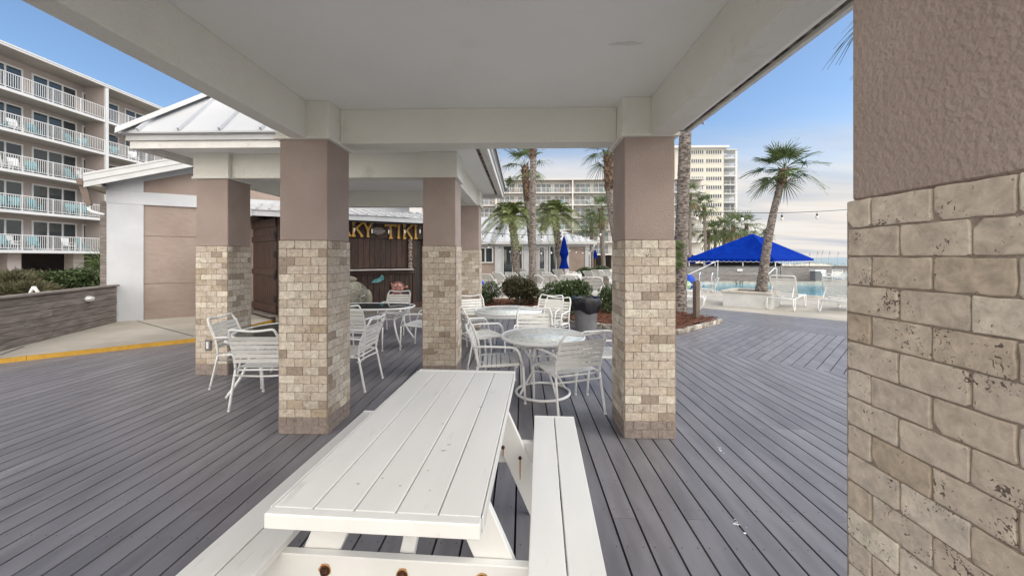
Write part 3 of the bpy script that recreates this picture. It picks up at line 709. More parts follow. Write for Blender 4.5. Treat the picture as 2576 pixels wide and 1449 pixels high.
# ================================================================ TABLES
def round_glass_table(x, y, r, label, ped=True, rz=0):
    T = thing('patio_table', label, 'table', (x, y, 0), rz)
    h = .665
    b = MB(); b.lathe([(0, h-.010), (r-.02, h-.010), (r-.018, h-.002), (0, h-.002)], 56); b.build('glass_top', MT['pglass'], T)
    b = MB(); b.lathe([(r-.022, h-.034), (r-.004, h-.036), (r+.004, h-.024), (r+.006, h-.008), (r, h+.002), (r-.02, h+.001), (r-.022, h-.034)], 64)
    b.build('rim', MT['frame'], T)
    if ped:
        b = MB(); ring = lambda rr_, z: [(rr_*cos(a), rr_*sin(a), z) for a in [i*2*pi/40 for i in range(40)]]
        b.tube(ring(.305, .016), .0155, 10, closed=True); b.build('base_ring', MT['frame'], T)
        b = MB(); b.tube(ring(.13, .28), .009, 8, closed=True); b.tube(ring(.20, .47), .009, 8, closed=True)
        b.build('inner_ring', MT['frame'], T)
        b = MB(); b.tube([(0, 0, .27), (0, 0, .29)], .03, 12); b.box((0, 0, .272), (.24, .02, .006)); b.box((0, 0, .272), (.02, .24, .006)); b.build('umbrella_sleeve', MT['greyp'], T)
        for k in range(4):
            a = k*pi/2+.5; u = V((cos(a), sin(a), 0))
            pts = [u*.30+V((0, 0, .02)), u*.22+V((0, 0, .14)), u*.135+V((0, 0, .28)), u*.16+V((0, 0, .40)), u*.25+V((0, 0, .54)), u*(r-.06)+V((0, 0, h-.03))]
            b = MB(); b.tube(curve(pts, 5), .0125, 9); b.build('leg', MT['frame'], T)
    else:
        for k in range(4):
            a = k*pi/2+pi/4; u = V((cos(a), sin(a), 0))
            b = MB(); b.tube(curve([u*(r-.04)+V((0, 0, h-.03)), u*(r-.05)+V((0, 0, .35)), u*(r-.07)+V((0, 0, 0))], 5), .015, 9); b.build('leg', MT['frame'], T)
        b = MB(); b.lathe([(r-.015, h-.075), (r-.003, h-.075), (r-.003, h-.036), (r-.015, h-.036), (r-.015, h-.075)], 56); b.build('apron', MT['frame'], T)
    return T
round_glass_table(.235, 4.43, .475, 'round pebbled-glass patio table on a ring base, right behind the picnic table')
round_glass_table(-.24, 6.55, .57, 'larger round white patio table on four straight legs, behind the near ring-based one', False)
def dark_table(x, y, a, c, label, rz=0):
    T = thing('patio_table', label, 'table', (x, y, 0), rz); h = .665
    def oval(s_, z, n=48):
        out = []
        for i in range(n):
            t = 2*pi*i/n; p = 2.6; cx, sy = cos(t), sin(t)
            out.append((math.copysign(abs(cx)**(2/p), cx)*(a+s_), math.copysign(abs(sy)**(2/p), sy)*(c+s_), z))
        return out
    b = MB(); b.prism([(p[0], p[1]) for p in oval(-.014, 0)], h-.012, h-.004); b.build('glass_top', MT['dglass'], T)
    b = MB(); b.tube(oval(0, h-.014), .0175, 10, closed=True); b.build('rim', MT['frame'], T)
    for sx in (-1, 1):
        for sy in (-1, 1):
            b = MB(); b.tube(curve([(sx*(a-.10), sy*(c-.04), h-.03), (sx*(a-.26), sy*(c-.20), .46), (sx*(a-.22), sy*(c-.17), .24), (sx*(a-.10), sy*(c-.07), 0)], 6), .016, 9); b.build('leg', MT['frame'], T)
    b = MB(); b.tube(rounded([(a-.26, c-.20, .46), (a-.26, -c+.20, .46), (-a+.26, -c+.20, .46), (-a+.26, c-.20, .46)], .08, 4, True), .011, 8, closed=True); b.build('leg_ring', MT['frame'], T)
    return T
dark_table(-2.86, 7.02, .86, .46, 'dark glass oblong table with white curved legs, below the turtle wall of the bar')
dark_table(-2.86, 4.72, .58, .56, 'dark glass table mostly hidden behind the near left stone column, with two chairs in front', R(8))
# small peeled patch on the ceiling
b = MB(); p = D(1575, 110, (2.92-EYE)*FL/(648-110)); b.prism([(.10*cos(a)*(1+.25*sin(3*a)), .022*sin(a)*(1+.3*cos(5*a))) for a in [i*pi/9 for i in range(18)]], -.0012, -.0002); b.prism([(-.055, -.012), (-.03, -.016), (-.035, -.006)], -.0022, -.0013); b.prism([(.03, -.014), (.075, -.018), (.07, .004), (.055, -.004)], -.0022, -.0013)
o = b.build('peeled_patch', MT['trim']); o.location = (p.x, p.y, 2.9195); tag(o, 'small peeled paint patch on the ceiling towards the right beam', 'paint patch')
# ================================================================ HOTELS AND TOWER
MT['soffit'] = mat('dark_soffit', (.27, .25, .225), (.33, .31, .28), ns=.4, rough=.9)
MT['greige'] = mat('pale_hotel_wall', (.44, .42, .40), (.50, .48, .46), ns=.3, rough=.85)
def hotel(name, label, loc, rz, s0, s1, z0, sh, n, fins, groups, _u, bal, depth=12, rec=1.8, cols=True, colw=.6, colsp=4.3, railpost=1.75, wm='peach', gm='glass'):
    T = thing(name, label, 'hotel', loc, rz); top = z0+n*sh
    b = MB(); b.bb((s0, rec, z0-.1), (s1, depth, top-.01)); b.build('wall', MT[wm], T)
    for k in range(n):
        b = MB(); z = z0+k*sh; b.bb((s0, -.02, z-.20), (s1, rec-.003, z)); b.build('balcony_slab', MT['hwhite'], T); b = MB(); b.bb((s0, .04, z-.215), (s1, rec-.003, z-.201)); b.build('balcony_soffit', MT['soffit'], T)  # darker skin under each slab: shade put into colour against bright bounce
    b = MB(); b.bb((s0-.3, -.12, top), (s1+.3, depth+.2, top+.14)); b.bb((s0-.3, -.16, top+.142), (s1+.3, depth+.2, top+.24)); b.build('roof', MT['hwhite'], T)
    b = MB(); b.bb((s0, -.06, top-.012), (s1, rec-.003, top-.001)); b.build('eave_soffit', MT['soffit'], T)  # same darkened underside tone below the roof edge
    for x in fins:
        b = MB()
        for k in range(n): b.bb((x-.09, .10, z0+k*sh+.003), (x+.09, rec-.004, z0+(k+1)*sh-(.218 if k < n-1 else .015)))
        b.build('divider_wall', MT[wm], T); b = MB(); b.bb((x-.12, -.055, z0-.195), (x+.12, .098, top-.013)); b.build('divider_edge', MT['hwhite'], T)
    # sliding doors: groups [(start,[panel widths])]
    for k in range(n):
        z = z0+k*sh
        for g0, np_, pw in groups:
            b = MB(); y = rec
            for j in range(np_+1): b.bb((g0+j*pw-.055, y-.07, z+.02), (g0+j*pw+.055, y-.004, z+2.28))
            for j in range(np_):
                b.bb((g0+j*pw+.056, y-.066, z+2.16), (g0+(j+1)*pw-.056, y-.004, z+2.28)); b.bb((g0+j*pw+.056, y-.066, z+.02), (g0+(j+1)*pw-.056, y-.004, z+.10))
            o = b.build('sliding_door', MT['hwhite'], T)
            b = MB()
            for j in range(np_): b.bb((g0+j*pw+.057, y-.035, z+.101), (g0+(j+1)*pw-.057, y-.006, z+2.159))
            b.build('pane', MT[gm], o)
    fs = [s0]+list(fins)+[s1]
    for k in range(n):
        z = z0+k*sh
        for a, c in zip(fs, fs[1:]):
            a, c = a+.125, c-.125
            if c-a < .5: continue
            b = MB(); b.bb((a, -.005, z+1.03), (c, .045, z+1.08)); b.bb((a, 0, z+.10), (c, .04, z+.14))
            np_ = max(1, round((c-a)/railpost)); L = (c-a)/np_
            for i in range(np_+1): b.bb((min(max(a+i*L-.03, a), c-.06), -.007, z+.001), (min(max(a+i*L-.03, a), c-.06)+.06, .052, z+1.09))
            nb = int((c-a)/bal)
            for i in range(nb): x = a+(i+.5)*(c-a)/nb; b.bb((x-.0125, .008, z+.141), (x+.0125, .033, z+1.029))
            b.build('railing', MT['hwhite'], T)
    if cols:
        x = s0+1; 
        while x < s1:
            b = MB(); b.bb((x, .9, -1.1), (x+colw, .9+colw, z0-.205)); b.build('ground_column', MT['peach'], T); x += colsp
        b = MB(); b.bb((s0, rec+3.5, -1.1), (s1, depth-.1, z0-.11)); b.build('ground_storey', MT['black2'], T)
    return T
MT['hglass'] = mat('hotel_glass', (.035, .05, .06), (.10, .13, .16), ns=.6, rough=.06, spec=.8, var=.3)  # paler blue-grey base puts reflected sky into the glass colour
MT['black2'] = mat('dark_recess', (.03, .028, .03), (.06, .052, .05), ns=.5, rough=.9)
# left hotel: facade looks towards +X (local x -> world +Y, local -y -> world +X)
gl = []
for f0 in (-2.5, 14.5, 31.5, 48.5):
    for i in range(5): gl.append((f0-.75-2.82-i*3.42, 3, .94))
gl = [g for g in gl if g[0] > 17 and g[0]+3 < 58]
hotel('hotel_block', 'six-level hotel wing at the far left with long white balcony railings', (-34.95, 0, 0), pi/2, 17, 58, 2.07, 2.75, 5, (31.5, 48.5), gl, 0, .125, colw=.75, colsp=3.95)
gr = []
for f0 in (-5.85-17.05, -5.85, 11.2, 28.25):
    for i in range(4): gr.append((f0+.7+i*4.12, 3, 1.14))
gr = [g for g in gr if -22 < g[0] < 37]
hotel('hotel_block', 'long white and beige hotel facing the viewer behind the palms, partly hidden by the clubhouse', (0, 86, 0), 0, -23, 40, 2.3, 2.745, 6, (-5.85, 11.2, 28.25), gr, 0, .16, rec=1.6, wm='greige', gm='hglass', cols=True, colsp=6)
def tower():
    T = thing('apartment_tower', 'tall cream apartment tower with window strips and cantilevered corner balconies', 'tower', (56, 124, 0))
    X = lambda px, Z=122: D(px, 500, Z).x-56
    z = lambda py, Z=122: D(1700, py, Z).z
    top = z(374); b = MB(); x0, x1 = X(1700), X(1821.5); b.bb((x0, 0, -1.2), (x1, 15, top)); b.build('wall', MT['tower'], T)
    b = MB(); b.bb((x0-1.2, -1.6, top+.01), (x1+1.0, 16, top+.65)); b.build('roof', MT['hwhite'], T)
    b = MB(); b.bb((x0-9, 1.5, -1.2), (x0-.05, 14, z(392))); b.build('side_wing', MT['peach'], T)
    fh = 22.2*122/FL
    for k in range(12):
        zt = z(378)-k*fh; zb = zt-1.13
        for (p0, p1, n) in ((1725.5, 1734.8, 2), (1740, 1771.6, 6), (1777, 1816.5, 7)):
            b = MB(); a, c = X(p0), X(p1); b.bb((a-.12, -.10, zb-.20), (c+.12, .0, zb-.06)); w1 = (c-a)/n
            for j in range(n+1): b.bb((a+j*w1-.09, -.07, zb-.058), (a+j*w1+.09, .0, zt))
            o = b.build('window_row', MT['hwhite'], T); b = MB()
            for j in range(n): b.bb((a+j*w1+.1, -.04, zb), (a+(j+1)*w1-.1, .01, zt))
            b.build('pane', MT['glass'], o)
    # balcony stack at the right corner
    b = MB(); bx1 = X(1853); b.bb((x1+.01, 4.2, -1.2), (bx1, 14, top-1.2)); b.build('balcony_wall', MT['hwhite'], T)
    b = MB(); b.bb((bx1-.35, -.1, -1.2), (bx1+.25, .5, top-.7)); b.build('corner_column', MT['hwhite'], T)
    zz = z(375.5)
    for k in range(13):
        zs = zz-k*fh; b = MB()
        b.prism([(x1+.01, -.15), (bx1+.3, -.15), (X(1870.5), 4.0), (X(1870.5), 9), (bx1, 9), (bx1, 4.19), (x1+.01, 4.19)], zs-.22, zs)
        b.build('balcony_slab', MT['hwhite'], T)
        if k:
            b = MB(); pts = [(x1+.1, -.08), (bx1-.4, -.08)], [(bx1+.4, -.05), (X(1870), 4.0)], [(X(1870.2), 4.0), (X(1870.2), 9)]
            for p, q in pts:
                for h in (.12, 1.05): b.beam((p[0], p[1], zs+h), (q[0], q[1], zs+h), .06, .06)
                n = max(2, int(math.hypot(q[0]-p[0], q[1]-p[1])/.38))
                for j in range(n+1): t = j/n; b.bb((p[0]+(q[0]-p[0])*t-.02, p[1]+(q[1]-p[1])*t-.02, zs), (p[0]+(q[0]-p[0])*t+.02, p[1]+(q[1]-p[1])*t+.02, zs+1.05))
            b.build('railing', MT['hwhite'], T)
        if k in (4, 5, 7, 8, 9, 10, 11):
            b = MB(); w1 = (bx1-x1-.4)/3
            for j in range(3): b.bb((x1+.15+j*w1, .6, zs+.02), (x1+.15+(j+1)*w1-.25, .66, zs+2.3))
            b.build('screen_window', MT['glass'], T)
tower()

# ================================================================ STUCCO GABLE BUILDING (left)
GA = math.atan2(.53, .848); G0 = (-9.53, 8.64)
def gable():
    T = thing('stucco_building', 'mauve and white stucco gable-end building beside the walkway at the left', 'building', (G0[0], G0[1], 0), GA)
    L = 6.9; dp = 12; ze = 3.28; sl = .36; pk = ze+sl*L/2
    b = MB(); b.ext([(0, 0, -.05), (L, 0, -.05), (L, 0, ze), (L/2, 0, pk), (0, 0, ze)], V((0, dp, 0))); b.build('wall', MT['mauvew'], T)
    b = MB(); t = -.035
    b.bb((-.03, t, -.04), (.60, -.002, 2.80), .003); b.bb((L-.5, t, 0), (L+.03, -.002, 2.80), .003); b.bb((-.04, t-.006, 2.802), (L+.04, -.002, 3.10), .003)
    b.build('white_band', MT['white_wall'], T)
    b = MB(); tt = t-.004
    b.ext([(-.04, tt, 3.102), (.6, tt, 3.102), (.6, tt, 3.36), (L/2, tt, pk-.22), (L/2, tt, pk), (-.04, tt, ze)], V((0, .031, 0))); b.ext([(L+.04, tt, 3.102), (L-.6, tt, 3.102), (L-.6, tt, 3.36), (L/2, tt, pk-.22), (L/2, tt, pk), (L+.04, tt, ze)], V((0, .031, 0)))
    b.build('gable_band', MT['white_wall'], T)
    # horizontal reveal lines in the stucco
    b = MB(); b.bb((.61, -.012, .93), (L-.51, -.001, .945)); b.bb((.61, -.012, 2.07), (L-.51, -.001, 2.08)); b.build('reveal', MT['mauvew'], T)
    for s_ in (0, 1):
        x0 = -.28 if s_ == 0 else L+.28; xm = L/2; z_e = ze-.28*sl+.10
        b = MB(); P = [(x0, -.42, z_e), (xm, -.42, pk+.10), (xm, dp+.3, pk+.10), (x0, dp+.3, z_e)]
        b.ext(P, V((0, 0, .05))); b.build('metal_roof', MT['metal_roof'], T)
        b = MB()
        for (y, h0, h1) in ((-.45, .055, .10), (-.44, -.075, .054), (-.425, -.20, -.077)):
            P = [(x0, y, z_e+h0), (xm, y, pk+.10+h0), (xm, y, pk+.10+h1), (x0, y, z_e+h1)]
            b.ext(P, V((0, .03, 0)))
        b.build('rake_board', MT['whitep'], T)
    b = MB(); z_e = ze-.28*sl
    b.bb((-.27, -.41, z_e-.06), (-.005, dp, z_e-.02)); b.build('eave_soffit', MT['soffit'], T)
    b = MB(); b.ext([(-.37, -.44, z_e-.05), (-.29, -.44, z_e-.06), (-.285, -.44, z_e+.08), (-.40, -.44, z_e+.08)], V((0, dp, 0))); b.ext([(-.40, -.40, z_e+.06), (-.27, -.40, z_e+.06), (-.17, -.40, 2.72), (-.24, -.40, 2.66)], V((0, .10, 0))); b.build('gutter', MT['post'], T)
    b = MB(); b.tube(curve([(-.22, -.34, 2.74), (-.22, -.33, 2.60), (-.12, -.30, 2.54), (-.03, -.2, 2.52)], 4), .03, 8); b.build('downpipe', MT['frame'], T)
gable()
b = MB(); b.box((0, 0, 1.42), (.19, .19, 2.86), None, .008)
tag(b.build('timber_post', MT['greywood']), 'tall weathered grey timber post at the left corner of the stucco building', 'post').location = D(272, 700, 8.98).xy.to_3d()
def low_wall():
    a, c = V((-9.36, 8.60, 0)), V((-7.86, 4.8, 0)); d = (c-a).normalized(); L = (c-a).length
    T = thing('timber_wall', 'low weathered grey plank wall along the left walkway', 'wall', a, math.atan2(d.y, d.x))
    b = MB(); n = 6; h = .135
    for i in range(n):
        x = 0
        for cut in ((1.9+.3*(i % 3)), L):
            b.bb((x+.002, .002*(i % 2), .075+i*h), (cut-.002, .045+.003*(i % 2), .075+(i+1)*h-.006), .004); x = cut
    b.build('plank_face', MT['greywood'], T)
    b = MB(); b.bb((0, -.055, .075), (L, -.001, .87)); b.build('backing', MT['black2'], T)
    b = MB(); b.bb((-.03, -.10, .888), (L, .085, .93), .006); b.build('cap_board', MT['greywood'], T)
    p = W(207, 761, .62)
    # caged bulkhead lamp on the wall face
    t = 2.12; q = thing('bulkhead_lamp', 'oval white caged bulkhead lamp on the low plank wall', 'lamp', a+d*.98+V((0, 0, .70)), math.atan2(d.y, d.x))
    s_ = 1
    b = MB(); nn = 16
    def ring(rx, rz_, y): return [(rx*cos(i*2*pi/nn), y, rz_*sin(i*2*pi/nn)) for i in range(nn)]
    vs = ring(.095, .058, .052)+ring(.095, .058, .075)+ring(.088, .050, .085); fs = []
    for l in range(2):
        for i in range(nn): fs.append((l*nn+i, l*nn+(i+1) % nn, (l+1)*nn+(i+1) % nn, (l+1)*nn+i))
    fs.append(tuple(range(2*nn, 3*nn))); b.add(vs, fs, False); b.build('housing', MT['frame'], q)
    b = MB(); vs = ring(.078, .042, .085)+ring(.07, .036, .115)+ring(.04, .018, .128); fs = [(l*nn+i, l*nn+(i+1) % nn, (l+1)*nn+(i+1) % nn, (l+1)*nn+i) for l in range(2) for i in range(nn)]+[tuple(range(2*nn, 3*nn))]
    b.add(vs, fs, True); b.build('lens', MT['bulb'], q)
    b = MB()
    for x in (-.045, 0, .045): b.tube(curve([(x, .08, -.05), (x, .125, -.03), (x, .135, 0), (x, .125, .03), (x, .08, .05)], 3), .004, 5)
    b.tube(curve([(-.09, .08, 0), (-.06, .128, 0), (0, .138, 0), (.06, .128, 0), (.09, .08, 0)], 3), .004, 5); b.build('wire_guard', MT['frame'], q)
low_wall()

# ================================================================ TIKI BAR
K0 = V((-5.8, 9.1, 0)); KU = V((cos(GA), sin(GA), 0)); KN = V((-sin(GA), cos(GA), 0))
def onbar(px, py, y=0.0):
    "local (x,z) on the bar's front plane for a photo position"
    t = (px-1288)/FL; cxv = V((cos(YAW), sin(YAW), 0)); fw = V((-sin(YAW), cos(YAW), 0)); d = fw+cxv*t
    P0 = K0+KN*y; s_ = KN.dot(P0)/KN.dot(d); p = d*s_; return (p-K0).dot(KU), EYE-(py-648)/FL*s_
def tiki():
    T = thing('tiki_bar', 'dark plank tiki bar with white metal lean-to roof, shelf and carved post', 'bar', K0, GA); L = 3.6
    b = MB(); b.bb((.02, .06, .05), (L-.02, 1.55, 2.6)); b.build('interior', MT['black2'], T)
    b = MB(); x = .02; rr = random.Random(2)
    while x < L-.30:
        w1 = rr.choice((.13, .14, .145, .155)); b.bb((x+.003, .0+rr.uniform(0, .006), 1.27), (min(x+w1, L-.29)-.003, .058, 2.06), .003); x += w1
    b.build('upper_planks', MT['darkwood'], T)
    b = MB(); x = .02
    while x < L-.42:
        w1 = rr.choice((.12, .14, .15)); b.bb((x+.003, .012+rr.uniform(0, .006), .30), (min(x+w1, L-.41)-.003, .058, 1.10), .003); x += w1
    b.build('lower_planks', MT['darkwood'], T)
    b = MB(); b.bb((.0, -.03, 1.105), (L-.30, .058, 1.20), .004); b.bb((0, -.012, .14), (L-.12, .058, .295), .004); b.bb((L-.405, -.012, .30), (L-.30, .058, 1.10), .003); b.bb((0, -.012, 2.065), (L-.12, .058, 2.585), .004)
    b.build('rails', MT['darkwood'], T)
    b = MB(); b.bb((.05, -.20, 1.205), (L-.42, .055, 1.24), .004); b.build('shelf', MT['carved2'], T)
    b = MB(); b.bb((L-.115, -.05, .14), (L+.06, .10, 2.58), .006); b.build('corner_post', MT['redwood'], T)
    b = MB(); b.bb((-.06, -.05, .14), (.018, .10, 2.58), .006); b.build('corner_post', MT['darkwood'], T)
    b = MB(); b.bb((-.1, -.06, -.03), (L+.1, .14, .135), .006); b.build('base_board', MT['greywood'], T)
    # left side: plank wall running back to the building
    a, c = V((-.065, .02, 0)), V((-.62, 1.56, 0)); d = (c-a).normalized(); n = V((-d.y, d.x, 0)); ang = math.atan2(d.y, d.x); Ls = (c-a).length
    e = MB(); k = 11
    for i in range(k): e.box(a+d*(Ls*(i+.5)/k)+V((0, 0, 1.28)), (Ls/k-.006, .04, 2.2), RZ(ang), .003)
    e.build('side_planks', MT['darkwood'], T)
    for (z, h) in ((.31, .16), (1.19, .14), (2.02, .14), (2.40, .20)): e = MB(); e.box(a+d*Ls/2+n*.035+V((0, 0, z)), (Ls+.03, .035, h), RZ(ang), .004); e.build('side_batten', MT['darkwood'], T)
    for i, z in enumerate((.55, 1.1, 1.62, 2.1)):
        e = MB(); e.box(a+d*.05+n*.06+V((0, 0, z)), (.10, .01, .16), RZ(ang), .002); e.build('hinge', MT['cable'], T)
    e = MB(); e.box(a+d*Ls/2+n*.08+V((0, 0, .155)), (Ls+.1, .16, .04), RZ(ang), .004); e.build('side_sill', MT['greywood'], T)
    # roof
    b = MB(); P = [(-.55, -.42, 2.62), (L+.35, -.42, 2.62), (L+.35, 1.58, 2.97), (-1.05, 1.58, 2.97)]
    b.ext([V(p) for p in P], V((0, 0, .022)))
    x = -.45
    while x < L+.3: b.beam((x, -.425, 2.655), (x, 1.57, 3.003), .05, .028); x += .235
    b.build('metal_roof', MT['metal_roof'], T)
    b = MB(); b.bb((-.55, -.40, 2.49), (L+.35, -.37, 2.615), .003); b.ext([(-.55, -.40, 2.49), (-1.05, 1.56, 2.49), (-1.05, 1.56, 2.95), (-.55, -.40, 2.615)], V((.03, 0, 0))); b.build('fascia', MT['white_wall'], T)
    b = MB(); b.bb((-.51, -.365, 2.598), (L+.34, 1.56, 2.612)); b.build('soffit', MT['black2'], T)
    # carved pole
    x0, z0 = onbar(1024, 676); x1, z1 = onbar(1036, 602); xc = (x0+x1)/2; pr = []
    for i in range(40):
        z = z0+(z1-z0)*i/39; pr.append((.052+.010*sin(i*1.25)+.006*sin(i*.5), z))
    b = MB(); b.lathe(pr, 14, (xc, -.085, 0)); b.build('carved_pole', MT['carved'], T)
MT['carved2'] = mat('bleached_shelf', (.30, .27, .25), (.52, .50, .48), ns=9, rough=.7, stretch=(.4, 3, 3))
tiki()
GL = {  # strokes in a unit box: x 0..1, y 0..1
 'A': ([(0.08, 0, .5, 1), (.92, 0, .5, 1), (.25, .36, .75, .36)], [(-.02, .2), (.8, 1.02)]),
 'K': ([(.15, 0, .15, 1), (.92, 1, .2, .42), (.42, .58, .95, 0)], [(0, .32), (.78, 1.02)]),
 'Y': ([(.5, 0, .5, .5), (.5, .45, .08, 1), (.5, .45, .92, 1)], [(.34, .66)]),
 'T': ([(.5, 0, .5, .98), (.0, .95, 1, .95)], [(.32, .68)]),
 'I': ([(.5, 0, .5, 1)], [(.15, .85)]),
 'L': ([(.15, 0, .15, 1), (.1, .05, .9, .05)], [(0, .3)]),
 'E': ([(.15, 0, .15, 1), (.1, .05, .9, .05), (.1, .95, .9, .95), (.1, .5, .7, .5)], [(0, .3)]),
}
def sign():
    T = thing('wooden_sign', 'yellow wooden letters spelling LEAKY TIKI above the dark plank bar', 'sign', K0, GA)
    ztop = lambda px: 0
    defs = [('L', 760, 782, 556.5, 590), ('E', 786, 808, 557.5, 591), ('A', 850, 882, 559, 594), ('K', 885, 913, 560, 595), ('Y', 915, 936, 561, 596),
            ('T', 969, 996, 565, 600), ('I', 997, 1008, 566.5, 599.5), ('K', 1013, 1037, 566, 601), ('I', 1039, 1051, 567, 601)]
    defs[0] = ('L', 806, 824, 557, 591); defs[1] = ('E', 828, 846, 558, 592)
    for i, (c, p0, p1, t, bo) in enumerate(defs):
        x0, zt = onbar(p0, t, -.06); x1, zb = onbar(p1, bo, -.06); b = MB(); sx = x1-x0; sz = zt-zb; rot = .05*sin(i*2.3)
        def pt(u, v, k=0): return V((x0+u*sx+rot*(v-.5)*sz*.6, -.075-k*.004, zb+v*sz))
        ss, serif = GL[c]
        for j, s_ in enumerate(ss): b.beam(pt(s_[0], s_[1], j), pt(s_[2], s_[3], j), .050, .022, up=(0, 1, 0), ch=.003)
        for (a, e) in serif: b.beam(pt(a, .02, 3), pt(e, .02, 3), .042, .022, up=(0, 1, 0), ch=.003)
        if c in 'KI':
            e = .3 if c == 'K' else .85; a = 0 if c == 'K' else .15; b.beam(pt(a, .98, 3), pt(e, .98, 3), .04, .022, up=(0, 1, 0), ch=.003)
        if c in 'KY':
            b.beam(pt(.78, .98, 4), pt(1.08, .98, 4), .04, .022, up=(0, 1, 0), ch=.003)
            if c == 'Y': b.beam(pt(-.06, .98, 4), pt(.24, .98, 4), .04, .022, up=(0, 1, 0), ch=.003)
        if c == 'T':
            for e in (0.02, .98): b.beam(pt(e, .84, 3), pt(e, 1.0, 3), .045, .022, up=(0, 1, 0), ch=.003)
        b.build('letter', MT['letter'], T)
    # small carved plaque between the two words
    x0, zt = onbar(934, 572, -.06); x1, zb = onbar(968, 590, -.06); b = MB(); rr = random.Random(9); cx, cz = (x0+x1)/2, (zt+zb)/2
    pts = [(cx+(x1-x0)*.55*cos(a)*rr.uniform(.85, 1.05), -.07, cz+(zt-zb)*.62*sin(a)*rr.uniform(.75, 1.1)) for a in [i*2*pi/22 for i in range(22)]]
    b.ext(pts, V((0, .02, 0))); b2 = MB()
    for k in range(7):
        x = x0+.03+k*.045; b2.tube(curve([(x, -.075, cz-.05), (x+.015, -.08, cz+.05*rr.uniform(.4, 1)), (x+.03, -.075, cz-.03), (x+.04, -.078, cz+.02)], 3), .007, 6)
    P = thing('carved_plaque', 'small ragged carved wood plaque between the two yellow words', 'plaque', K0, GA)
    b.build('board', MT['carved'], P); b2.build('relief', MT['carved2'], P)
sign()
def turtles():
    # pink mosaic turtle on the bar front
    x, z = onbar(1000, 726, -.02); T = thing('mosaic_turtle', 'small pink mosaic turtle plaque mounted low on the bar front', 'wall ornament', K0, GA)
    r = .165; b = MB(); b.lathe([(r, 0), (r*.98, .02), (r*.6, .045), (0, .055)], 24); 
    def put(b, y0=-.022): b.v = [(x+p[0], y0-p[2], z+p[1]) for p in b.v]
    put(b); b.build('shell', MT['pink'], T)
    b = MB(); h = r*.42
    hexp = [(h*cos(i*pi/3+pi/6), h*sin(i*pi/3+pi/6)) for i in range(6)]
    for i in range(6):
        p, q = hexp[i], hexp[(i+1) % 6]; b.beam((p[0], p[1], .056), (q[0], q[1], .056), .012, .006)
        o = (r*.95*cos(i*pi/3+pi/6), r*.95*sin(i*pi/3+pi/6)); b.beam((p[0], p[1], .056), (o[0], o[1], .03), .012, .006)
    b.tube([(r*cos(i*pi/14), r*sin(i*pi/14), .012) for i in range(28)], .008, 6, closed=True); b.tube([(0, 0, .055), (0, 0, .064)], .016, 10); put(b); b.build('grout_line', MT['darkwood'], T)
    for i in range(18):
        a = .5+i*(pi*1.3)/17
        if i % 1 == 0:
            pass
    b = MB()
    for i in range(15): a = .35+i*.17; b.tube([(1.12*r*cos(a), 1.12*r*sin(a), .003), (1.12*r*cos(a), 1.12*r*sin(a), .02)], .014, 6)
    put(b); b.build('scallop_edge', MT['pink'], T)
    b = MB(); b.lathe([(.042, 0), (.04, .02), (0, .03)], 14, (r+.085, .035, 0)); b.beam((r*.9, .02, .01), (r+.06, .035, .01), .03, .02); put(b); b.build('head', MT['pink'], T)
    for (dx, dy, a) in ((.10, -.16, -.6), (-.13, -.13, -2.4), (-.15, .12, 2.3)):
        b = MB(); b.box((dx, dy, .01), (.09, .045, .02), RZ(a), .008); put(b); b.build('flipper', MT['pink'], T)
    # big painted turtle sculpture leaning on the bar
    p = K0+KU*1.55-KN*.42; T = thing('turtle_sculpture', 'large grey-green turtle sculpture propped against the dark bar wall', 'sculpture', p, GA)
    def blob(c, s_, n=16, m=12, seed=0, flat=.0):
        vs = []; fs = []; rr = random.Random(seed)
        for i in range(m+1):
            th = pi*i/m
            for j in range(n):
                a = 2*pi*j/n; k = 1+.03*sin(3*a+seed)+.02*rr.uniform(-1, 1)
                vs.append((c[0]+s_[0]*sin(th)*cos(a)*k, c[1]+s_[1]*sin(th)*sin(a)*k, c[2]+s_[2]*cos(th)))
        for i in range(m):
            for j in range(n): fs.append((i*n+j, (i+1)*n+j, (i+1)*n+(j+1) % n, i*n+(j+1) % n))
        q = MB(); q.add(vs, fs, True, .4); return q
    blob((0, 0, .62), (.36, .17, .34), 26, 18, 1).build('shell', MT['turtle'], T)
    q = MB(); import itertools
    cen = [(0, 0), (.20, .05), (-.20, .05), (.09, .20), (-.10, .20), (.10, -.16), (-.10, -.16), (.24, -.12), (-.24, -.12)]
    for (cx, cz) in cen:
        pts = []
        for i in range(6):
            a = i*pi/3+.3; x_, z_ = cx+.098*cos(a), cz+.092*sin(a); k = 1-(x_/.36)**2-(z_/.34)**2
            if k > 0: pts.append((x_, -.17*math.sqrt(k)-.004, .62+z_))
        if len(pts) > 2: q.tube(pts, .0085, 5, closed=len(pts) == 6)
    q.build('shell_seam', MT['carved2'], T)
    blob((-.16, .02, 1.00), (.27, .13, .10), 16, 12, 3).build('head', MT['turtle'], T)
    blob((.36, .04, .50), (.13, .08, .24), 14, 12, 5).build('flipper', MT['turtle'], T)
    blob((-.36, .04, .42), (.12, .08, .26), 14, 12, 6).build('flipper', MT['turtle'], T)
    blob((0, .05, .16), (.30, .14, .17), 14, 12, 7).build('base', MT['turtle'], T)
    x, z = onbar(949, 706, -.03); b = MB(); x1, z1 = onbar(962, 696, -.03)
    b.ext([(x-.16, -.04, z-.05), (x+.02, -.05, z-.055), (x+.17, -.06, z+.03), (x1+.04, -.06, z1+.0), (x1-.02, -.05, z1+.05), (x+.02, -.05, z+.06), (x-.08, -.04, z+.03)], V((0, .03, 0)))
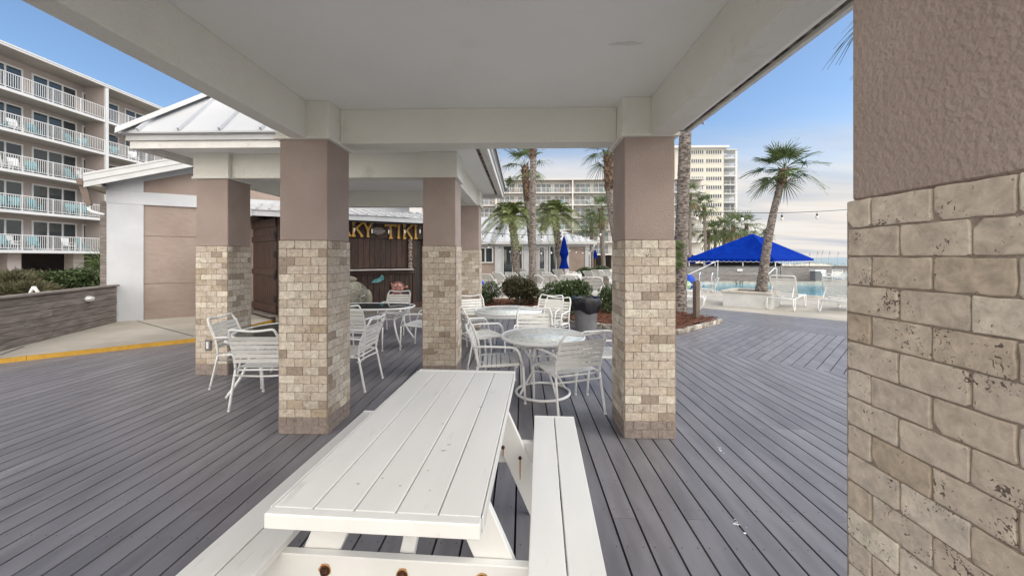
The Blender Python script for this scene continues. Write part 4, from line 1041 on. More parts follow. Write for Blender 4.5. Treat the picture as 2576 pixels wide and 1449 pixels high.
    o = b.build('fish_ornament', MT['teal']); o.location = K0; o.rotation_euler = (0, 0, GA); tag(o, 'small teal fish-shaped ornament on the bar, right of the large turtle', 'wall ornament')
turtles()

# ================================================================ CLUBHOUSE
def clubhouse():
    Z = 28; p0 = D(1150, 648, Z); T = thing('clubhouse', 'low pool clubhouse with white ribbed metal roof and dark glass doors', 'building', (0, 28, 0))
    X = lambda px: D(px, 648, Z).x; zz = lambda py: D(1288, py, Z).z
    xa, xb = -15, X(1480); ze = zz(610)
    b = MB(); b.bb((xa, 0, -.05), (xb, 10, ze-.01)); b.build('wall', MT['mauvew'], T)
    b = MB()
    for (a, c) in ((1245, 1263), (1317, 1340), (1349, 1353), (1373, 1379), (1402, 1431), (1471, 1480.5)): b.bb((X(a), -.08, -.04), (X(c), -.002, ze-.30))
    b.bb((xa, -.09, ze-.295), (xb+.03, -.002, ze-.012)); b.build('white_trim', MT['white_wall'], T)
    for (a, c, t, bo, n) in ((1201, 1241, 622, 662, 2), (1264, 1316, 615, 694, 2), (1354, 1372, 620, 694, 1), (1381, 1401, 618, 694, 1), (1340, 1348.5, 618, 694, 1)):
        b = MB(); x0, x1, z1, z0 = X(a), X(c), zz(t), max(.0, zz(bo)); f = .09
        b.bb((x0, -.12, z0), (x0+f, -.003, z1)); b.bb((x1-f, -.12, z0), (x1, -.003, z1)); b.bb((x0+f+.001, -.12, z1-f), (x1-f-.001, -.003, z1)); b.bb((x0+f+.001, -.12, z0), (x1-f-.001, -.003, z0+f))
        if n == 2: xm = (x0+x1)/2; b.bb((xm-.045, -.115, z0+f+.001), (xm+.045, -.003, z1-f-.001))
        o = b.build('window' if bo < 680 else 'glass_door', MT['hwhite'], T); b = MB(); b.bb((x0+f+.002, -.05, z0+f+.002), (x1-f-.002, -.005, z1-f-.002)); b.build('pane', MT['glass'], o)
    # hip roof
    z0 = ze+.02; ov = .5; A0, A1, B0, B1 = xa-ov, xb+ov, -ov, 10.5; hw = (B1-B0)/2; sl = .42; zt = z0+hw*sl
    c = [V((A0, B0, z0)), V((A1, B0, z0)), V((A1, B1, z0)), V((A0, B1, z0))]; r0 = V((A0+hw, (B0+B1)/2, zt)); r1 = V((A1-hw, (B0+B1)/2, zt))
    b = MB()
    for F in ((c[0], c[1], r1, r0), (c[1], c[2], r1), (c[2], c[3], r0, r1), (c[3], c[0], r0)): b.ext(F, V((0, 0, -.03)), .5)
    x = A0+.3
    while x < A1-.1:
        m = min(x-A0, A1-x, hw); b.beam((x, B0, z0+.03), (x, B0+m, z0+.03+m*sl), .05, .06, r=.5); x += .45
    b.build('metal_roof', MT['metal_roof'], T)
    b = MB(); b.bb((A0, B0-.06, z0-.16), (A1, B0-.005, z0+.02)); b.build('gutter', MT['whitep'], T)
    b = MB(); b.tube(rounded([(A1-.15, B0-.03, z0-.18), (A1-.25, B0+.1, z0-.45), (xb+.08, -.12, z0-.75), (xb+.08, -.12, 0)], .1), .05, 8); b.build('downpipe', MT['whitep'], T)
    # raised gable at the left
    b = MB(); gx = D(1214, 580, 33).x; gz = D(1214, 581, 33).z; y = 5
    b.ext([(gx-2.3, y, 4.2), (gx+3, y, 3.4), (gx+2.4, y, gz-.75), (gx, y, gz), (gx-2.3, y, gz-.85)], V((0, 4, 0))); b.build('clerestory_wall', MT['mauvew'], T)
    b = MB()
    for sx in (-1, 1): b.ext([(gx, y-.4, gz+.02), (gx+sx*(3.9 if sx > 0 else 2.6), y-.4, gz-(1.10 if sx > 0 else .95)), (gx+sx*(3.9 if sx > 0 else 2.6), y+4.3, gz-(1.10 if sx > 0 else .95)), (gx, y+4.3, gz+.02)], V((0, 0, .16)))
    b.build('upper_roof', MT['metal_roof'], T)
    for (px) in (1336, 1420):
        q = MB(); q.bb((X(px)-.08, -.2, zz(622)), (X(px)+.08, -.085, zz(615))); q.build('wall_light', MT['cable'], T)
clubhouse()
# ================================================================ PALMS
def fan_frond(b, root, az, el, Lp, Lf, rr, n=22, wd=.028, droop=.35, cut=1.0):
    d = V((cos(el)*sin(az), cos(el)*cos(az), sin(el))); s_ = V((cos(az), -sin(az), 0)); g = V((0, 0, -1))
    P = [V(root)+d*(Lp*t)+g*(droop*.5*Lp*t*t) for t in (0, .33, .66, 1)]; t = (P[3]-P[2]).normalized(); nrm = s_.cross(t).normalized()
    if nrm.z < 0: nrm = -nrm
    b.tube(P, [.014, .011, .009, .007], 4, r=.5, smooth=False, cap=False)
    for k in range(n):
        a = (k/(n-1)-.5)*2*R(128); f = (1-.28*abs(a)/R(128))*cut; u = (t*cos(a)+s_*sin(a)+nrm*(.25*abs(sin(a)))).normalized()
        L = Lf*f*rr.uniform(.85, 1.08); wv = nrm.cross(u).normalized(); q = []
        dr = droop*rr.uniform(.6, 1.4)
        for tt, ww in ((0, .35), (.35, 1), (.65, .75), (1.0, .08)):
            c = P[3]+u*(L*tt)+g*(dr*L*tt**2.2); q += [c-wv*wd*ww*.5+nrm*0, c+wv*wd*ww*.5+nrm*wd*.25]
        b.add(q, [(0, 1, 3, 2), (2, 3, 5, 4), (4, 5, 7, 6)], False, rr.random())
def trunk_path(base, top, bend=0, k=14):
    base, top = V(base), V(top); h = V((top.x-base.x, top.y-base.y, 0))
    return [base.lerp(top, t)+h*(-bend*sin(pi*t)) for t in [i/k for i in range(k+1)]]
def fan_palm(label, base, top, r0, r1, n=26, Lp=.8, Lf=.85, seed=1, bend=0, boots=.9, dead=3, nl=22, wd=.034, group=None, elmin=-35, flare=.3, name='fan_palm', stiff=1.0, bk=1.0):
    rr = random.Random(seed); T = thing(name, label, 'palm tree', base, group=group); base = V(base); topL = V(top)-base; P = trunk_path((0, 0, 0), topL, bend, 16)
    b = MB(); dense = []
    for i in range(len(P)-1):
        for j in range(4): dense.append(P[i].lerp(P[i+1], j/4))
    dense.append(P[-1]); rad = []
    H = topL.z
    for i, p in enumerate(dense):
        t = p.z/H; rad.append((r0*(1-t)+r1*t)*(1+flare*math.exp(-t*14))*(1+rr.uniform(-.035, .035)))
    b.tube(dense, rad, 14); b.build('trunk', MT['bark'], T)
    if boots > 0:
        b = MB(); d = (P[-1]-P[-2]).normalized(); nb = int(30*boots/.9)+8
        for i in range(nb):
            t = i/nb; c = P[-1]-d*(boots*(1-t)); a = i*2.4+rr.uniform(-.2, .2); o = V((cos(a), sin(a), 0)); L = rr.uniform(.12, .24)*(r1/.12)
            s_ = V((-sin(a), cos(a), 0)); w1 = r1*.5; p0 = c+o*r1*.75*bk; p1 = c+o*(r1*1.25*bk)+V((0, 0, L*.5)); p2 = c+o*(r1*1.7*bk)+V((0, 0, L*rr.uniform(.5, 1.1)))
            b.add([p0-s_*w1, p0+s_*w1, p1+s_*w1*.7, p1-s_*w1*.7, p2+s_*w1*.35, p2-s_*w1*.35, p0-s_*w1-V((0, 0, .05)), p0+s_*w1-V((0, 0, .05)), p1+V((0, 0, -.05))], [(0, 1, 2, 3), (3, 2, 4, 5), (7, 6, 8), (6, 0, 3, 8), (1, 7, 8, 2), (5, 4, 8)], False, rr.random())
        b.tube([P[-1]-d*boots*1.02, P[-1]-d*boots*.6, P[-1]-d*.05], [r1*.9, r1*1.25*bk, r1*1.0*bk], 12)
        b.build('leaf_bases', MT['boot'], T)
    b = MB(); c = P[-1]
    for i in range(n):
        t = i/n; el = R(85-(85-elmin)*t**.8+rr.uniform(-8, 8)); az = i*2.399+rr.uniform(-.3, .3)
        fan_frond(b, c+V((0, 0, -.05+.1*(1-t))), az, el, Lp*rr.uniform(.85, 1.1), Lf*rr.uniform(.85, 1.1), rr, nl, wd, (.25+.35*t)*stiff)
    b.build('crown', MT['palm'], T)
    if dead:
        b = MB()
        for i in range(dead): fan_frond(b, c+V((0, 0, -.2)), rr.uniform(0, 6.28), R(-62+rr.uniform(-12, 12)), Lp*.8, Lf*.7, rr, 14, wd*.8, .5, .8)
        b.build('dead_fronds', MT['palmd'], T)
    return T
def feather_palm(label, base, top, r0, r1, n=30, L=1.9, seed=1, bend=0):
    rr = random.Random(seed); T = thing('feather_palm', label, 'palm tree', base); base = V(base); topL = V(top)-base; P = trunk_path((0, 0, 0), topL, bend, 16); b = MB()
    b.tube(P, [(r0*(1-i/16)+r1*i/16)*(1+rr.uniform(-.08, .08)) for i in range(17)], 12); b.build('trunk', MT['bark'], T)
    b = MB(); H = topL.z
    for i in range(70):
        t = .35+.65*i/70; a = i*2.4; c = P[int(t*16)].lerp(P[min(16, int(t*16)+1)], t*16-int(t*16)); o = V((cos(a), sin(a), 0)); s_ = V((-sin(a), cos(a), 0)); r_ = r1; w1 = r_*.35; l = rr.uniform(.12, .26)
        b.add([c+o*r_*.8-s_*w1, c+o*r_*.8+s_*w1, c+o*(r_+.10)+s_*w1*.6+V((0, 0, l)), c+o*(r_+.10)-s_*w1*.6+V((0, 0, l)), c+o*r_*.8+V((0, 0, l*.6))], [(0, 1, 2, 3), (0, 3, 4), (1, 4, 2)], False, rr.random())
    b.build('leaf_bases', MT['boot'], T)
    b = MB(); c = P[-1]
    for i in range(n):
        t = i/n; el = R(78-75*t+rr.uniform(-8, 8)); az = i*2.399+rr.uniform(-.3, .3); d = V((cos(el)*sin(az), cos(el)*cos(az), sin(el))); s_ = V((cos(az), -sin(az), 0)); LL = L*rr.uniform(.85, 1.1)
        pts = [c+d*(LL*u)+V((0, 0, -(.35+.25*t)*LL*u*u*1.5)) for u in [k/12 for k in range(13)]]
        b.tube(pts, [.02*(1-k/14) for k in range(13)], 4, r=.6, smooth=False, cap=False)
        for k in range(2, 13):
            for h in (0, .5):
                if k == 12 and h: continue
                p = pts[k] if not h else pts[k].lerp(pts[k+1], .5); tg = (pts[min(k+1, 12)]-pts[k-1]).normalized(); nr = s_.cross(tg).normalized(); ll = .52*sin(pi*(k+h)/14.5)*rr.uniform(.8, 1.15)*(L/1.9)+.06
                for sg in (-1, 1):
                    u = (s_*sg*.75+tg*.65+nr*(.35 if nr.z > 0 else -.35)).normalized(); w1 = tg*.024; q = p+u*ll*.55+V((0, 0, -.08*ll)); e = p+u*ll+V((0, 0, -.45*ll))
                    b.add([p-w1, p+w1, q+w1*1.2, q-w1*1.2, e], [(0, 1, 2, 3), (3, 2, 4)], False, rr.random())
    b.build('crown', MT['feather'], T); return T
def at(px, py, Z, z=None):
    p = D(px, py, Z); return (p.x, p.y, p.z if z is None else z)
# planter palm
fan_palm('leaning fan palm growing out of the white square planter by the pool', (7.74, 12.72, .42), at(1973, 425, 12.9), .150, .085, n=17, Lp=.58, Lf=.70, seed=4, bend=.12, boots=.62, dead=0, nl=28, wd=.036, flare=.3, elmin=-38, stiff=.6, bk=1.5)
# big trunk right of the right stone column; crown above the frame
fan_palm('thick grey palm trunk just right of the right stone column, crown out of sight', (4.18, 10.42, .05), (4.47, 10.5, 7.3), .165, .145, n=18, Lp=.9, Lf=.9, seed=5, boots=.5, dead=0, flare=.25, elmin=-22)
fan_palm('tall straight palm with reddish leaf bases just under the beam, in the middle', at(1339, 720, 16, 0), at(1341, 340, 16.2), .155, .12, n=16, Lp=.75, Lf=.85, seed=6, boots=1.1, dead=0, flare=.5, elmin=12, stiff=.4)
fan_palm('palm with shaggy top just behind the tall straight middle palm, leaning behind it', at(1345, 700, 21, 0), at(1320, 420, 21), .16, .17, n=13, Lp=.85, Lf=.95, seed=8, boots=2.0, dead=0, elmin=-38, nl=18, wd=.05)
fan_palm('palm whose shaggy leaf bases show at the left edge of the right stone column', at(1580, 700, 19, 0), at(1530, 385, 19), .2, .20, n=14, Lp=.85, Lf=.9, seed=9, boots=1.9, bend=-.25, dead=0, elmin=-8)
fan_palm('shorter fan palm in front of the white hotel, nearest the right stone column', at(1519, 680, 30, 0), at(1512, 528, 30), .17, .19, n=22, Lp=.9, Lf=1.0, seed=10, boots=1.6, dead=3, elmin=-45)
fan_palm('slim fan palm left of the shorter one before the white hotel', at(1489, 670, 34, 0), at(1488, 560, 34), .15, .15, n=22, Lp=.9, Lf=1.1, seed=11, boots=1.0, dead=3, elmin=-45)
feather_palm('arching feather palm with curved trunk left of the tall straight palm', at(1300, 700, 21, 0), at(1286, 548, 21), .24, .18, 40, 1.75, 12, .25)
feather_palm('pale green feather palm behind the closed blue umbrella', at(1412, 690, 24, 0), at(1394, 545, 24), .27, .20, 40, 1.95, 13, .2)
for i, (px, py, Z, h) in enumerate(((1736, 488, 60, 0), (1771, 516, 60, 0), (1735, 578, 70, 0), (1783, 582, 62, 0), (1799, 578, 66, 0), (1822, 574, 64, 0), (1845, 568, 58, 0), (1878, 566, 60, 0), (1926, 592, 55, 0))):
    lab = ('big-crowned distant palm just right of the thick grey trunk', 'distant palm with round crown standing tall before the cream tower', 'small distant palm low beside the thick grey trunk',
           'leftmost of the low distant palms rising over the blue canopy roof', 'second from left of the low distant palms over the blue canopy', 'dense middle one of the distant palms over the blue canopy',
           'thick-trunked distant palm over the blue canopy, below the tower balconies', 'distant palm just left of the canopy peak, with sky behind it', 'tiny distant palm showing right of the canopy peak')[i]
    s_ = (1.5, 1.25, 1.0, 1.1, 1.15, 1.4, 1.5, 1.35, .6)[i]
    fan_palm(lab, at(px+(6 if i == 1 else 0), 650, Z, -1), at(px, py, Z), .24, .2, n=22, Lp=1.1*s_, Lf=1.15*s_, seed=30+i, boots=1.2, dead=3, nl=12, wd=.11, elmin=-50, group='distant palms in front of the tower')
fan_palm('palm at the upper right whose frond tips droop beside the near stone pillar', (9.75, 9.4, 0), (9.7, 9.5, 8.15), .18, .16, n=16, Lp=1.0, Lf=1.15, seed=40, boots=.8, dead=6, elmin=-55)

# ================================================================ SHRUBS
def shrub(name, label, c, s_, n, m, leaf=.035, seed=1, cat='shrub', group=None, lumps=9, grassy=False, sparse=False):
    rr = random.Random(seed); T = thing(name, label, cat, (c[0], c[1], c[2]), group=group); L = []
    for i in range(lumps):
        a = rr.uniform(0, 2*pi); q = rr.uniform(.2, .75); L.append((V((cos(a)*q*s_[0]*.75, sin(a)*q*s_[1]*.75, s_[2]*rr.uniform(.35, .72))), rr.uniform(.36, .55)))
    L.append((V((0, 0, s_[2]*.5)), .75)); b = MB()
    for i in range(n):
        lc, k = rr.choice(L); d = V((rr.gauss(0, 1), rr.gauss(0, 1), rr.gauss(0, 1))).normalized(); rad = rr.uniform(.55, 1.05)**.6*k
        p = lc+V((d.x*s_[0]*rad, d.y*s_[1]*rad, d.z*s_[2]*rad*.62))
        if p.z < .02: p.z = rr.uniform(.02, .15)
        if grassy:
            u = (d*.6+V((rr.gauss(0, .4), rr.gauss(0, .4), 1))).normalized(); w1 = V((rr.gauss(0, 1), rr.gauss(0, 1), 0)).normalized()*leaf*.16; l = leaf*rr.uniform(2.5, 5)
            b.add([p-w1, p+w1, p+u*l*.6+w1*.7, p+u*l+V((0, 0, -l*.25))+d*l*.3], [(0, 1, 2), (0, 2, 3)], False, rr.random()); continue
        u = (d+V((rr.gauss(0, .5), rr.gauss(0, .5), rr.gauss(0, .5)+.3))).normalized(); v_ = u.cross(V((rr.gauss(0, 1), rr.gauss(0, 1), rr.gauss(0, 1)))).normalized(); l = leaf*rr.uniform(.7, 1.4); w1 = l*.45; nn = u.cross(v_)
        b.add([p, p+u*l*.5+v_*w1, p+u*l, p+u*l*.5-v_*w1, ], [(0, 1, 2), (0, 2, 3)], False, rr.random())
    for i in range(int(n/220)):       # stray shoots breaking the outline
        lc, k = rr.choice(L); d = V((rr.gauss(0, .7), rr.gauss(0, .7), abs(rr.gauss(0, 1))+.2)).normalized(); p = lc+V((d.x*s_[0]*k, d.y*s_[1]*k, d.z*s_[2]*k*.62)); u = (d+V((0, 0, .6))).normalized(); ln = rr.uniform(.05, .16)
        for j in range(7):
            q = p+u*ln*j/6; v_ = u.cross(V((rr.gauss(0, 1), rr.gauss(0, 1), rr.gauss(0, 1)))).normalized(); l = leaf*rr.uniform(.7, 1.1); e = (v_+u*.6).normalized(); w1 = e.cross(u).normalized()*l*.25
            b.add([q, q+e*l*.5+w1, q+e*l, q+e*l*.5-w1], [(0, 1, 2), (0, 2, 3)], False, rr.random())
    b.build('foliage', m, T); b = MB()
    for i in range(14):
        lc, k = rr.choice(L); e = lc+V((rr.uniform(-.2, .2)*s_[0], rr.uniform(-.2, .2)*s_[1], rr.uniform(.1, .5)*s_[2]*(1.2 if sparse else .6)))
        b.tube([(rr.uniform(-.08, .08), rr.uniform(-.08, .08), 0), lc*.5+V((rr.uniform(-.05, .05), 0, 0)), e], [.014, .009, .004], 5)
    b.build('stems', MT['bark'], T); return T
shrub('clipped_shrub', 'rounded clipped green shrub in the mulch, right behind the overlapping pair of chairs', (W(1431, 812).x, 9.75, .06), (.80, .60, .95), 11000, MT['leaf'], .045, 1)
shrub('clipped_shrub', 'dark clipped shrub with bronze tips, left of the rounder one, behind the rear round table', (W(1313, 775).x-.02, 11.45, .1), (.62, .55, .95), 8000, MT['leaf3'], .045, 2)
shrub('sparse_shrub', 'thin sparse twiggy shrub at the left end of the mulch bed', at(1236, 755, 12, .1), (.52, .4, .72), 1500, MT['leaf'], .04, 3, sparse=True)
shrub('clipped_shrub', 'low dark green shrub filling the left edge of the bed beside the far pavilion column', at(1207, 765, 11.6, .1), (.35, .4, .52), 2200, MT['leaf'], .04, 4)
shrub('clipped_shrub', 'small green bush in the bed just left of the right stone column', at(1531, 790, 10.2, .06), (.35, .3, .75), 2500, MT['leaf'], .04, 5)
shrub('round_bush', 'round dark bush in front of the clubhouse right corner', at(1468, 690, 26, 0), (.62, .5, .95), 2500, MT['leaf'], .07, 6)
shrub('round_bush', 'low hedge bush beside the slim palm trunks before the hotel', at(1510, 690, 29, 0), (1.2, .5, .95), 3000, MT['leaf'], .07, 7)
for i, (px, Z, sx, h, gm, lab) in enumerate(((20, 12.5, 1.1, 1.05, 1, 'dry olive grass clump behind the low plank wall, at the picture edge'), (120, 13, 1.3, .95, 1, 'brownish juniper-like shrub behind the middle of the low plank wall'),
        (190, 13.2, 1.3, 1.15, 0, 'dark green spreading shrub behind the low wall near the timber post'), (65, 11.5, 1.0, .78, 1, 'low reddish grass tuft just over the plank wall cap'))):
    shrub('hedge_shrub', lab, at(px, 700, Z, 0), (sx, .8, h), 7000 if not gm else 9000, MT['leaf'] if gm == 0 else MT['leaf2'], .07 if not gm else .05, 20+i, grassy=gm == 1, group='shrubs behind the low wall')
fan_palm('small spiky palm beside the drainpipe behind the timber post', at(262, 700, 15.5, 0), at(255, 690, 15.5, .95), .15, .12, n=20, Lp=.4, Lf=.9, seed=41, boots=0, dead=0, nl=16, wd=.02, elmin=10, name='spiky_palm')
for i, (px, py, lab) in enumerate(((1704, 610, 'uppermost green fern tuft on the thick grey trunk'), (1703, 634, 'middle green fern tuft on the thick grey trunk'), (1702, 656, 'lowest green fern tuft on the thick grey trunk'))):
    p = V(at(px-6, py, 10.1)); T = MB(); rr = random.Random(60+i)
    for k in range(130):
        a = rr.uniform(-.5, .5); u = V((rr.uniform(.5, 1), rr.uniform(-.5, .2), rr.uniform(-.8, .0))).normalized(); l = rr.uniform(.12, .30); w1 = V((0, .1, 1)).normalized()*.008; o = V((rr.uniform(-.1, .02), rr.uniform(-.06, .06), rr.uniform(-.05, .06)))
        T.add([o-w1, o+w1, o+u*l*.6+w1*.8, o+u*l+V((0, 0, -.04))], [(0, 1, 2), (0, 2, 3)], False, rr.random())
    o = T.build('fern_tuft', MT['palm']); o.location = p; tag(o, lab, 'fern', 'fern tufts on the thick trunk')

# ================================================================ LOUNGERS
def make_lounger(back=62):
    T = thing('pool_lounger', '', 'sun lounger'); w_ = .32; r = .017; h = .36; L = 1.22; Lb = .72
    ca, sa = cos(R(back)), sin(R(back)); hb = V((0, -ca*Lb, sa*Lb))   # back top, relative to the hinge at y=0
    b = MB(); b.tube(rounded([(-w_, -.55, h-.02), (-w_, L-.05, h), (-w_+.03, L, h), (w_-.03, L, h), (w_, L-.05, h), (w_, -.55, h-.02), (-w_, -.55, h-.02)], .05, 3), r, 8); b.build('seat_frame', MT['frame'], T)
    b = MB(); straps(b, [(0, .02, h), (0, L-.03, h)], w_-.002, 14, .068, wrap=.018, sag=.01); b.build('seat', MT['strap'], T)
    b = MB(); z = h+.012; b.tube(rounded([(-w_, .0, z), (-w_, hb.y, z+hb.z), (w_, hb.y, z+hb.z), (w_, .0, z)], .07, 4), r, 8); b.build('back_frame', MT['frame'], T)
    b = MB(); straps(b, [(0, -.02*ca, z+.03), (0, hb.y*.90, z+hb.z*.90)], w_-.004, 9, .052, wrap=.019, sag=.004); b.build('backrest', MT['strap'], T)
    b = MB(); b.tube(rounded([(-w_+.05, -ca*.38, z+sa*.38), (-w_+.05, -.46, h-.0), (w_-.05, -.46, h-.0), (w_-.05, -ca*.38, z+sa*.38)], .05, 3), r*.8, 7); b.build('back_prop', MT['frame'], T)
    for y in (-.48, L-.16):
        for s_ in (-1, 1):
            x = s_*(w_+.01); b = MB(); b.tube(rounded([(x*.97, y-.10, h), (x, y-.13, .12), (x, y-.09, .015), (x, y+.02, .015), (x, y+.10, .12), (x*.97, y+.14, h)], .05, 3), r, 8); b.build('leg', MT['frame'], T)
    for y in (-.48, L-.16):
        b = MB(); b.tube(curve([(-w_, y+.08, h-.05), (-w_*.5, y+.08, h-.10), (w_*.5, y+.08, h-.10), (w_, y+.08, h-.05)], 4), r*.8, 7); b.build('crossbar', MT['frame'], T)
    return T
LA = make_lounger(62); LB = make_lounger(38); LC = make_lounger(47); first = {0: True, 1: True, 2: True}
def lounger(x, y, face, label, kind=1, z=0, group='pool loungers'):
    src = (LA, LB, LC)[kind]; o = src if first[kind] else copy_tree(src); first[kind] = False
    o.location = (x, y, z); o.rotation_euler = (0, 0, -R(face)); o['label'] = label; o['group'] = group; return o
# head ends nearest; face = direction from head to feet, degrees clockwise from +Y
lounger(7.98, 11.95, 45, 'upright strap lounger right in front of the planter, back to the viewer', 0)
lounger(9.15, 11.35, 55, 'upright strap lounger at the far right beside the near stone pillar', 0)
lounger(4.45, 12.35, 118, 'white lounger behind the thick palm trunk, foot end showing past the brown post', 1)
for i, (px, Z, f, k, lab) in enumerate(((1385, 14.6, -28, 0, 'lounger with grey-striped straps behind the gap between the two clipped shrubs'), (1432, 14.6, -28, 0, 'lounger seen over the middle of the rounded clipped shrub'),
        (1490, 13.2, -30, 0, 'largest lounger of the row, over the right side of the rounded clipped shrub'), (1226, 15.5, -32, 0, 'leftmost lounger of the front row, beside the far pavilion column'),
        (1256, 17.0, -25, 0, 'second lounger from the left in the front row, over the sparse shrub'), (1288, 17.0, -25, 0, 'third lounger from the left in the front row, over the bronze-tipped shrub'),
        (1325, 17.4, -20, 0, 'lounger half hidden by the base of the tall straight palm'), (1313, 22.5, -25, 0, 'white lounger in the back row, left of the tall straight palm'),
        (1357, 22.5, -22, 0, 'white lounger in the back row, right beside the tall straight palm'), (1378, 19.2, -25, 1, 'low white lounger between the rows, right of the tall straight palm'),
        (1401, 21, -25, 0, 'white lounger in the back row just left of the closed blue umbrella'), (1497, 20, -32, 0, 'white lounger raised high, right end of the back row'),
        (1516, 20.5, -32, 0, 'last white lounger of the back row, beside the right stone column'), (1478, 21, -30, 1, 'low reclined white lounger below the round dark bush'),
        (1440, 17.2, -26, 1, 'reclined white lounger between the front row and the blue umbrella'), (1352, 16.3, -24, 1, 'reclined white lounger just right of the tall palm base'))):
    p = D(px+14, 700, Z); lounger(p.x, p.y, 42+(f+26)*.8+3*sin(i*2.1), lab, 2 if k == 0 else 1)
for (px, Z, f, lab) in ((1441, 19.0, 178, 'white strap chair at the foot of the closed blue umbrella'), (1462, 18.4, 150, 'white strap chair right of the one under the closed blue umbrella'),
        (1779, 14.0, -72, 'white strap chair facing left beside the pool ladder'), (1732, 13.6, 80, 'white strap chair holding towels behind the thick palm trunk'),
        (2086, 22.3, 150, 'white strap chair by the pool wall, left of the grey side table'), (2108, 22.0, 215, 'white strap chair by the pool wall at the far right'), (2121, 21.2, 270, 'rightmost white strap chair by the pool wall, next to the near pillar')):
    p = D(px, 700, Z); chair(p.x, p.y, f, lab, 'white strap chairs around the pool')
def side_table(x, y, r, h, label):
    T = thing('side_table', label, 'table', (x, y, 0)); b = MB(); b.lathe([(0, h-.02), (r, h-.02), (r+.006, h-.01), (r, h), (0, h)], 28); b.build('table_top', MT['frame'], T)
    for k in range(4):
        a = k*pi/2+.4; b = MB(); b.tube(curve([(cos(a)*r*.8, sin(a)*r*.8, h-.02), (cos(a)*r*.35, sin(a)*r*.35, h*.5), (cos(a)*r*.8, sin(a)*r*.8, 0)], 4), .01, 7); b.build('leg', MT['frame'], T)
p = D(1737, 700, 13.0); side_table(p.x, p.y, .26, .45, 'small round white side table behind the thick palm trunk')
p = D(1432, 700, 20); side_table(p.x, p.y, .45, .66, 'round white table pierced by the closed blue umbrella')
p = D(1508, 700, 14.5); side_table(p.x, p.y, .3, .45, 'small white side table beside the grey timber stub at the lounger row')

# ================================================================ UMBRELLAS, CANOPY
def closed_umbrella(label, base, h0, h1, r, pole=True, col='blue', seed=1, group=None):
    T = thing('closed_umbrella', label, 'umbrella', base, group=group); rr = random.Random(seed); n = 24; prof = []; H = h1-h0; vs = []; fs = []; m = 16
    for i in range(m+1):
        t = i/m; k = r*(.10+.9*min(1, (1-t)*1.9)**.8) if t > .42 else r*(1.0-.34*sin(pi*min(1, (.42-abs(t-.30))/.42)) if t < .42 else 1)
        if t <= .42: k = r*(1.15-.50*sin(pi*min(1, t/.55)))
        for j in range(n):
            a = 2*pi*j/n; q = k*(1+.20*cos(a*8+t*1.5)+.05*rr.uniform(-1, 1)); vs.append((q*cos(a), q*sin(a), h0+H*t))
    for i in range(m):
        for j in range(n): fs.append((i*n+j, i*n+(j+1) % n, (i+1)*n+(j+1) % n, (i+1)*n+j))
    b = MB(); b.add(vs, fs, True, .5); b.build('canopy', MT['navy'], T)
    b = MB(); b.tube([(0, 0, 0), (0, 0, h1+.05)], .022, 10); b.lathe([(0, h1+.04), (.03, h1+.07), (.02, h1+.12), (0, h1+.15)], 10); b.build('pole', MT['letterp'], T)
    b = MB(); b.lathe([(.26, 0), (.26, .06), (.06, .09), (.04, .3)], 20); b.build('base', MT['frame'], T); return T
MT['letterp'] = mat('wood_pole', (.30, .17, .09), (.36, .22, .12), rough=.5)
closed_umbrella('closed bright blue umbrella standing among the white loungers', at(1419, 700, 20, 0), at(0, 676, 20)[2], at(0, 594, 20)[2], .20, seed=2)
closed_umbrella('small closed blue umbrella far off between palm trunks before the hotel', at(1497, 690, 42, 0), at(0, 650, 42)[2], at(0, 628, 42)[2], .22, seed=3)
closed_umbrella('closed dark blue umbrella left of the blue canopy corner', at(1742, 690, 34, -1), at(0, 656, 34)[2], at(0, 612, 34)[2], .26, seed=4)
closed_umbrella('closed dark blue umbrella behind the left slope of the blue canopy', at(1782, 690, 38, -1), at(0, 656, 38)[2], at(0, 610, 38)[2], .24, seed=5)
closed_umbrella('closed blue umbrella peeking out left of the thick palm trunk', at(1701, 690, 24, 0), at(0, 640, 24)[2], at(0, 588, 24)[2], .22, seed=6)
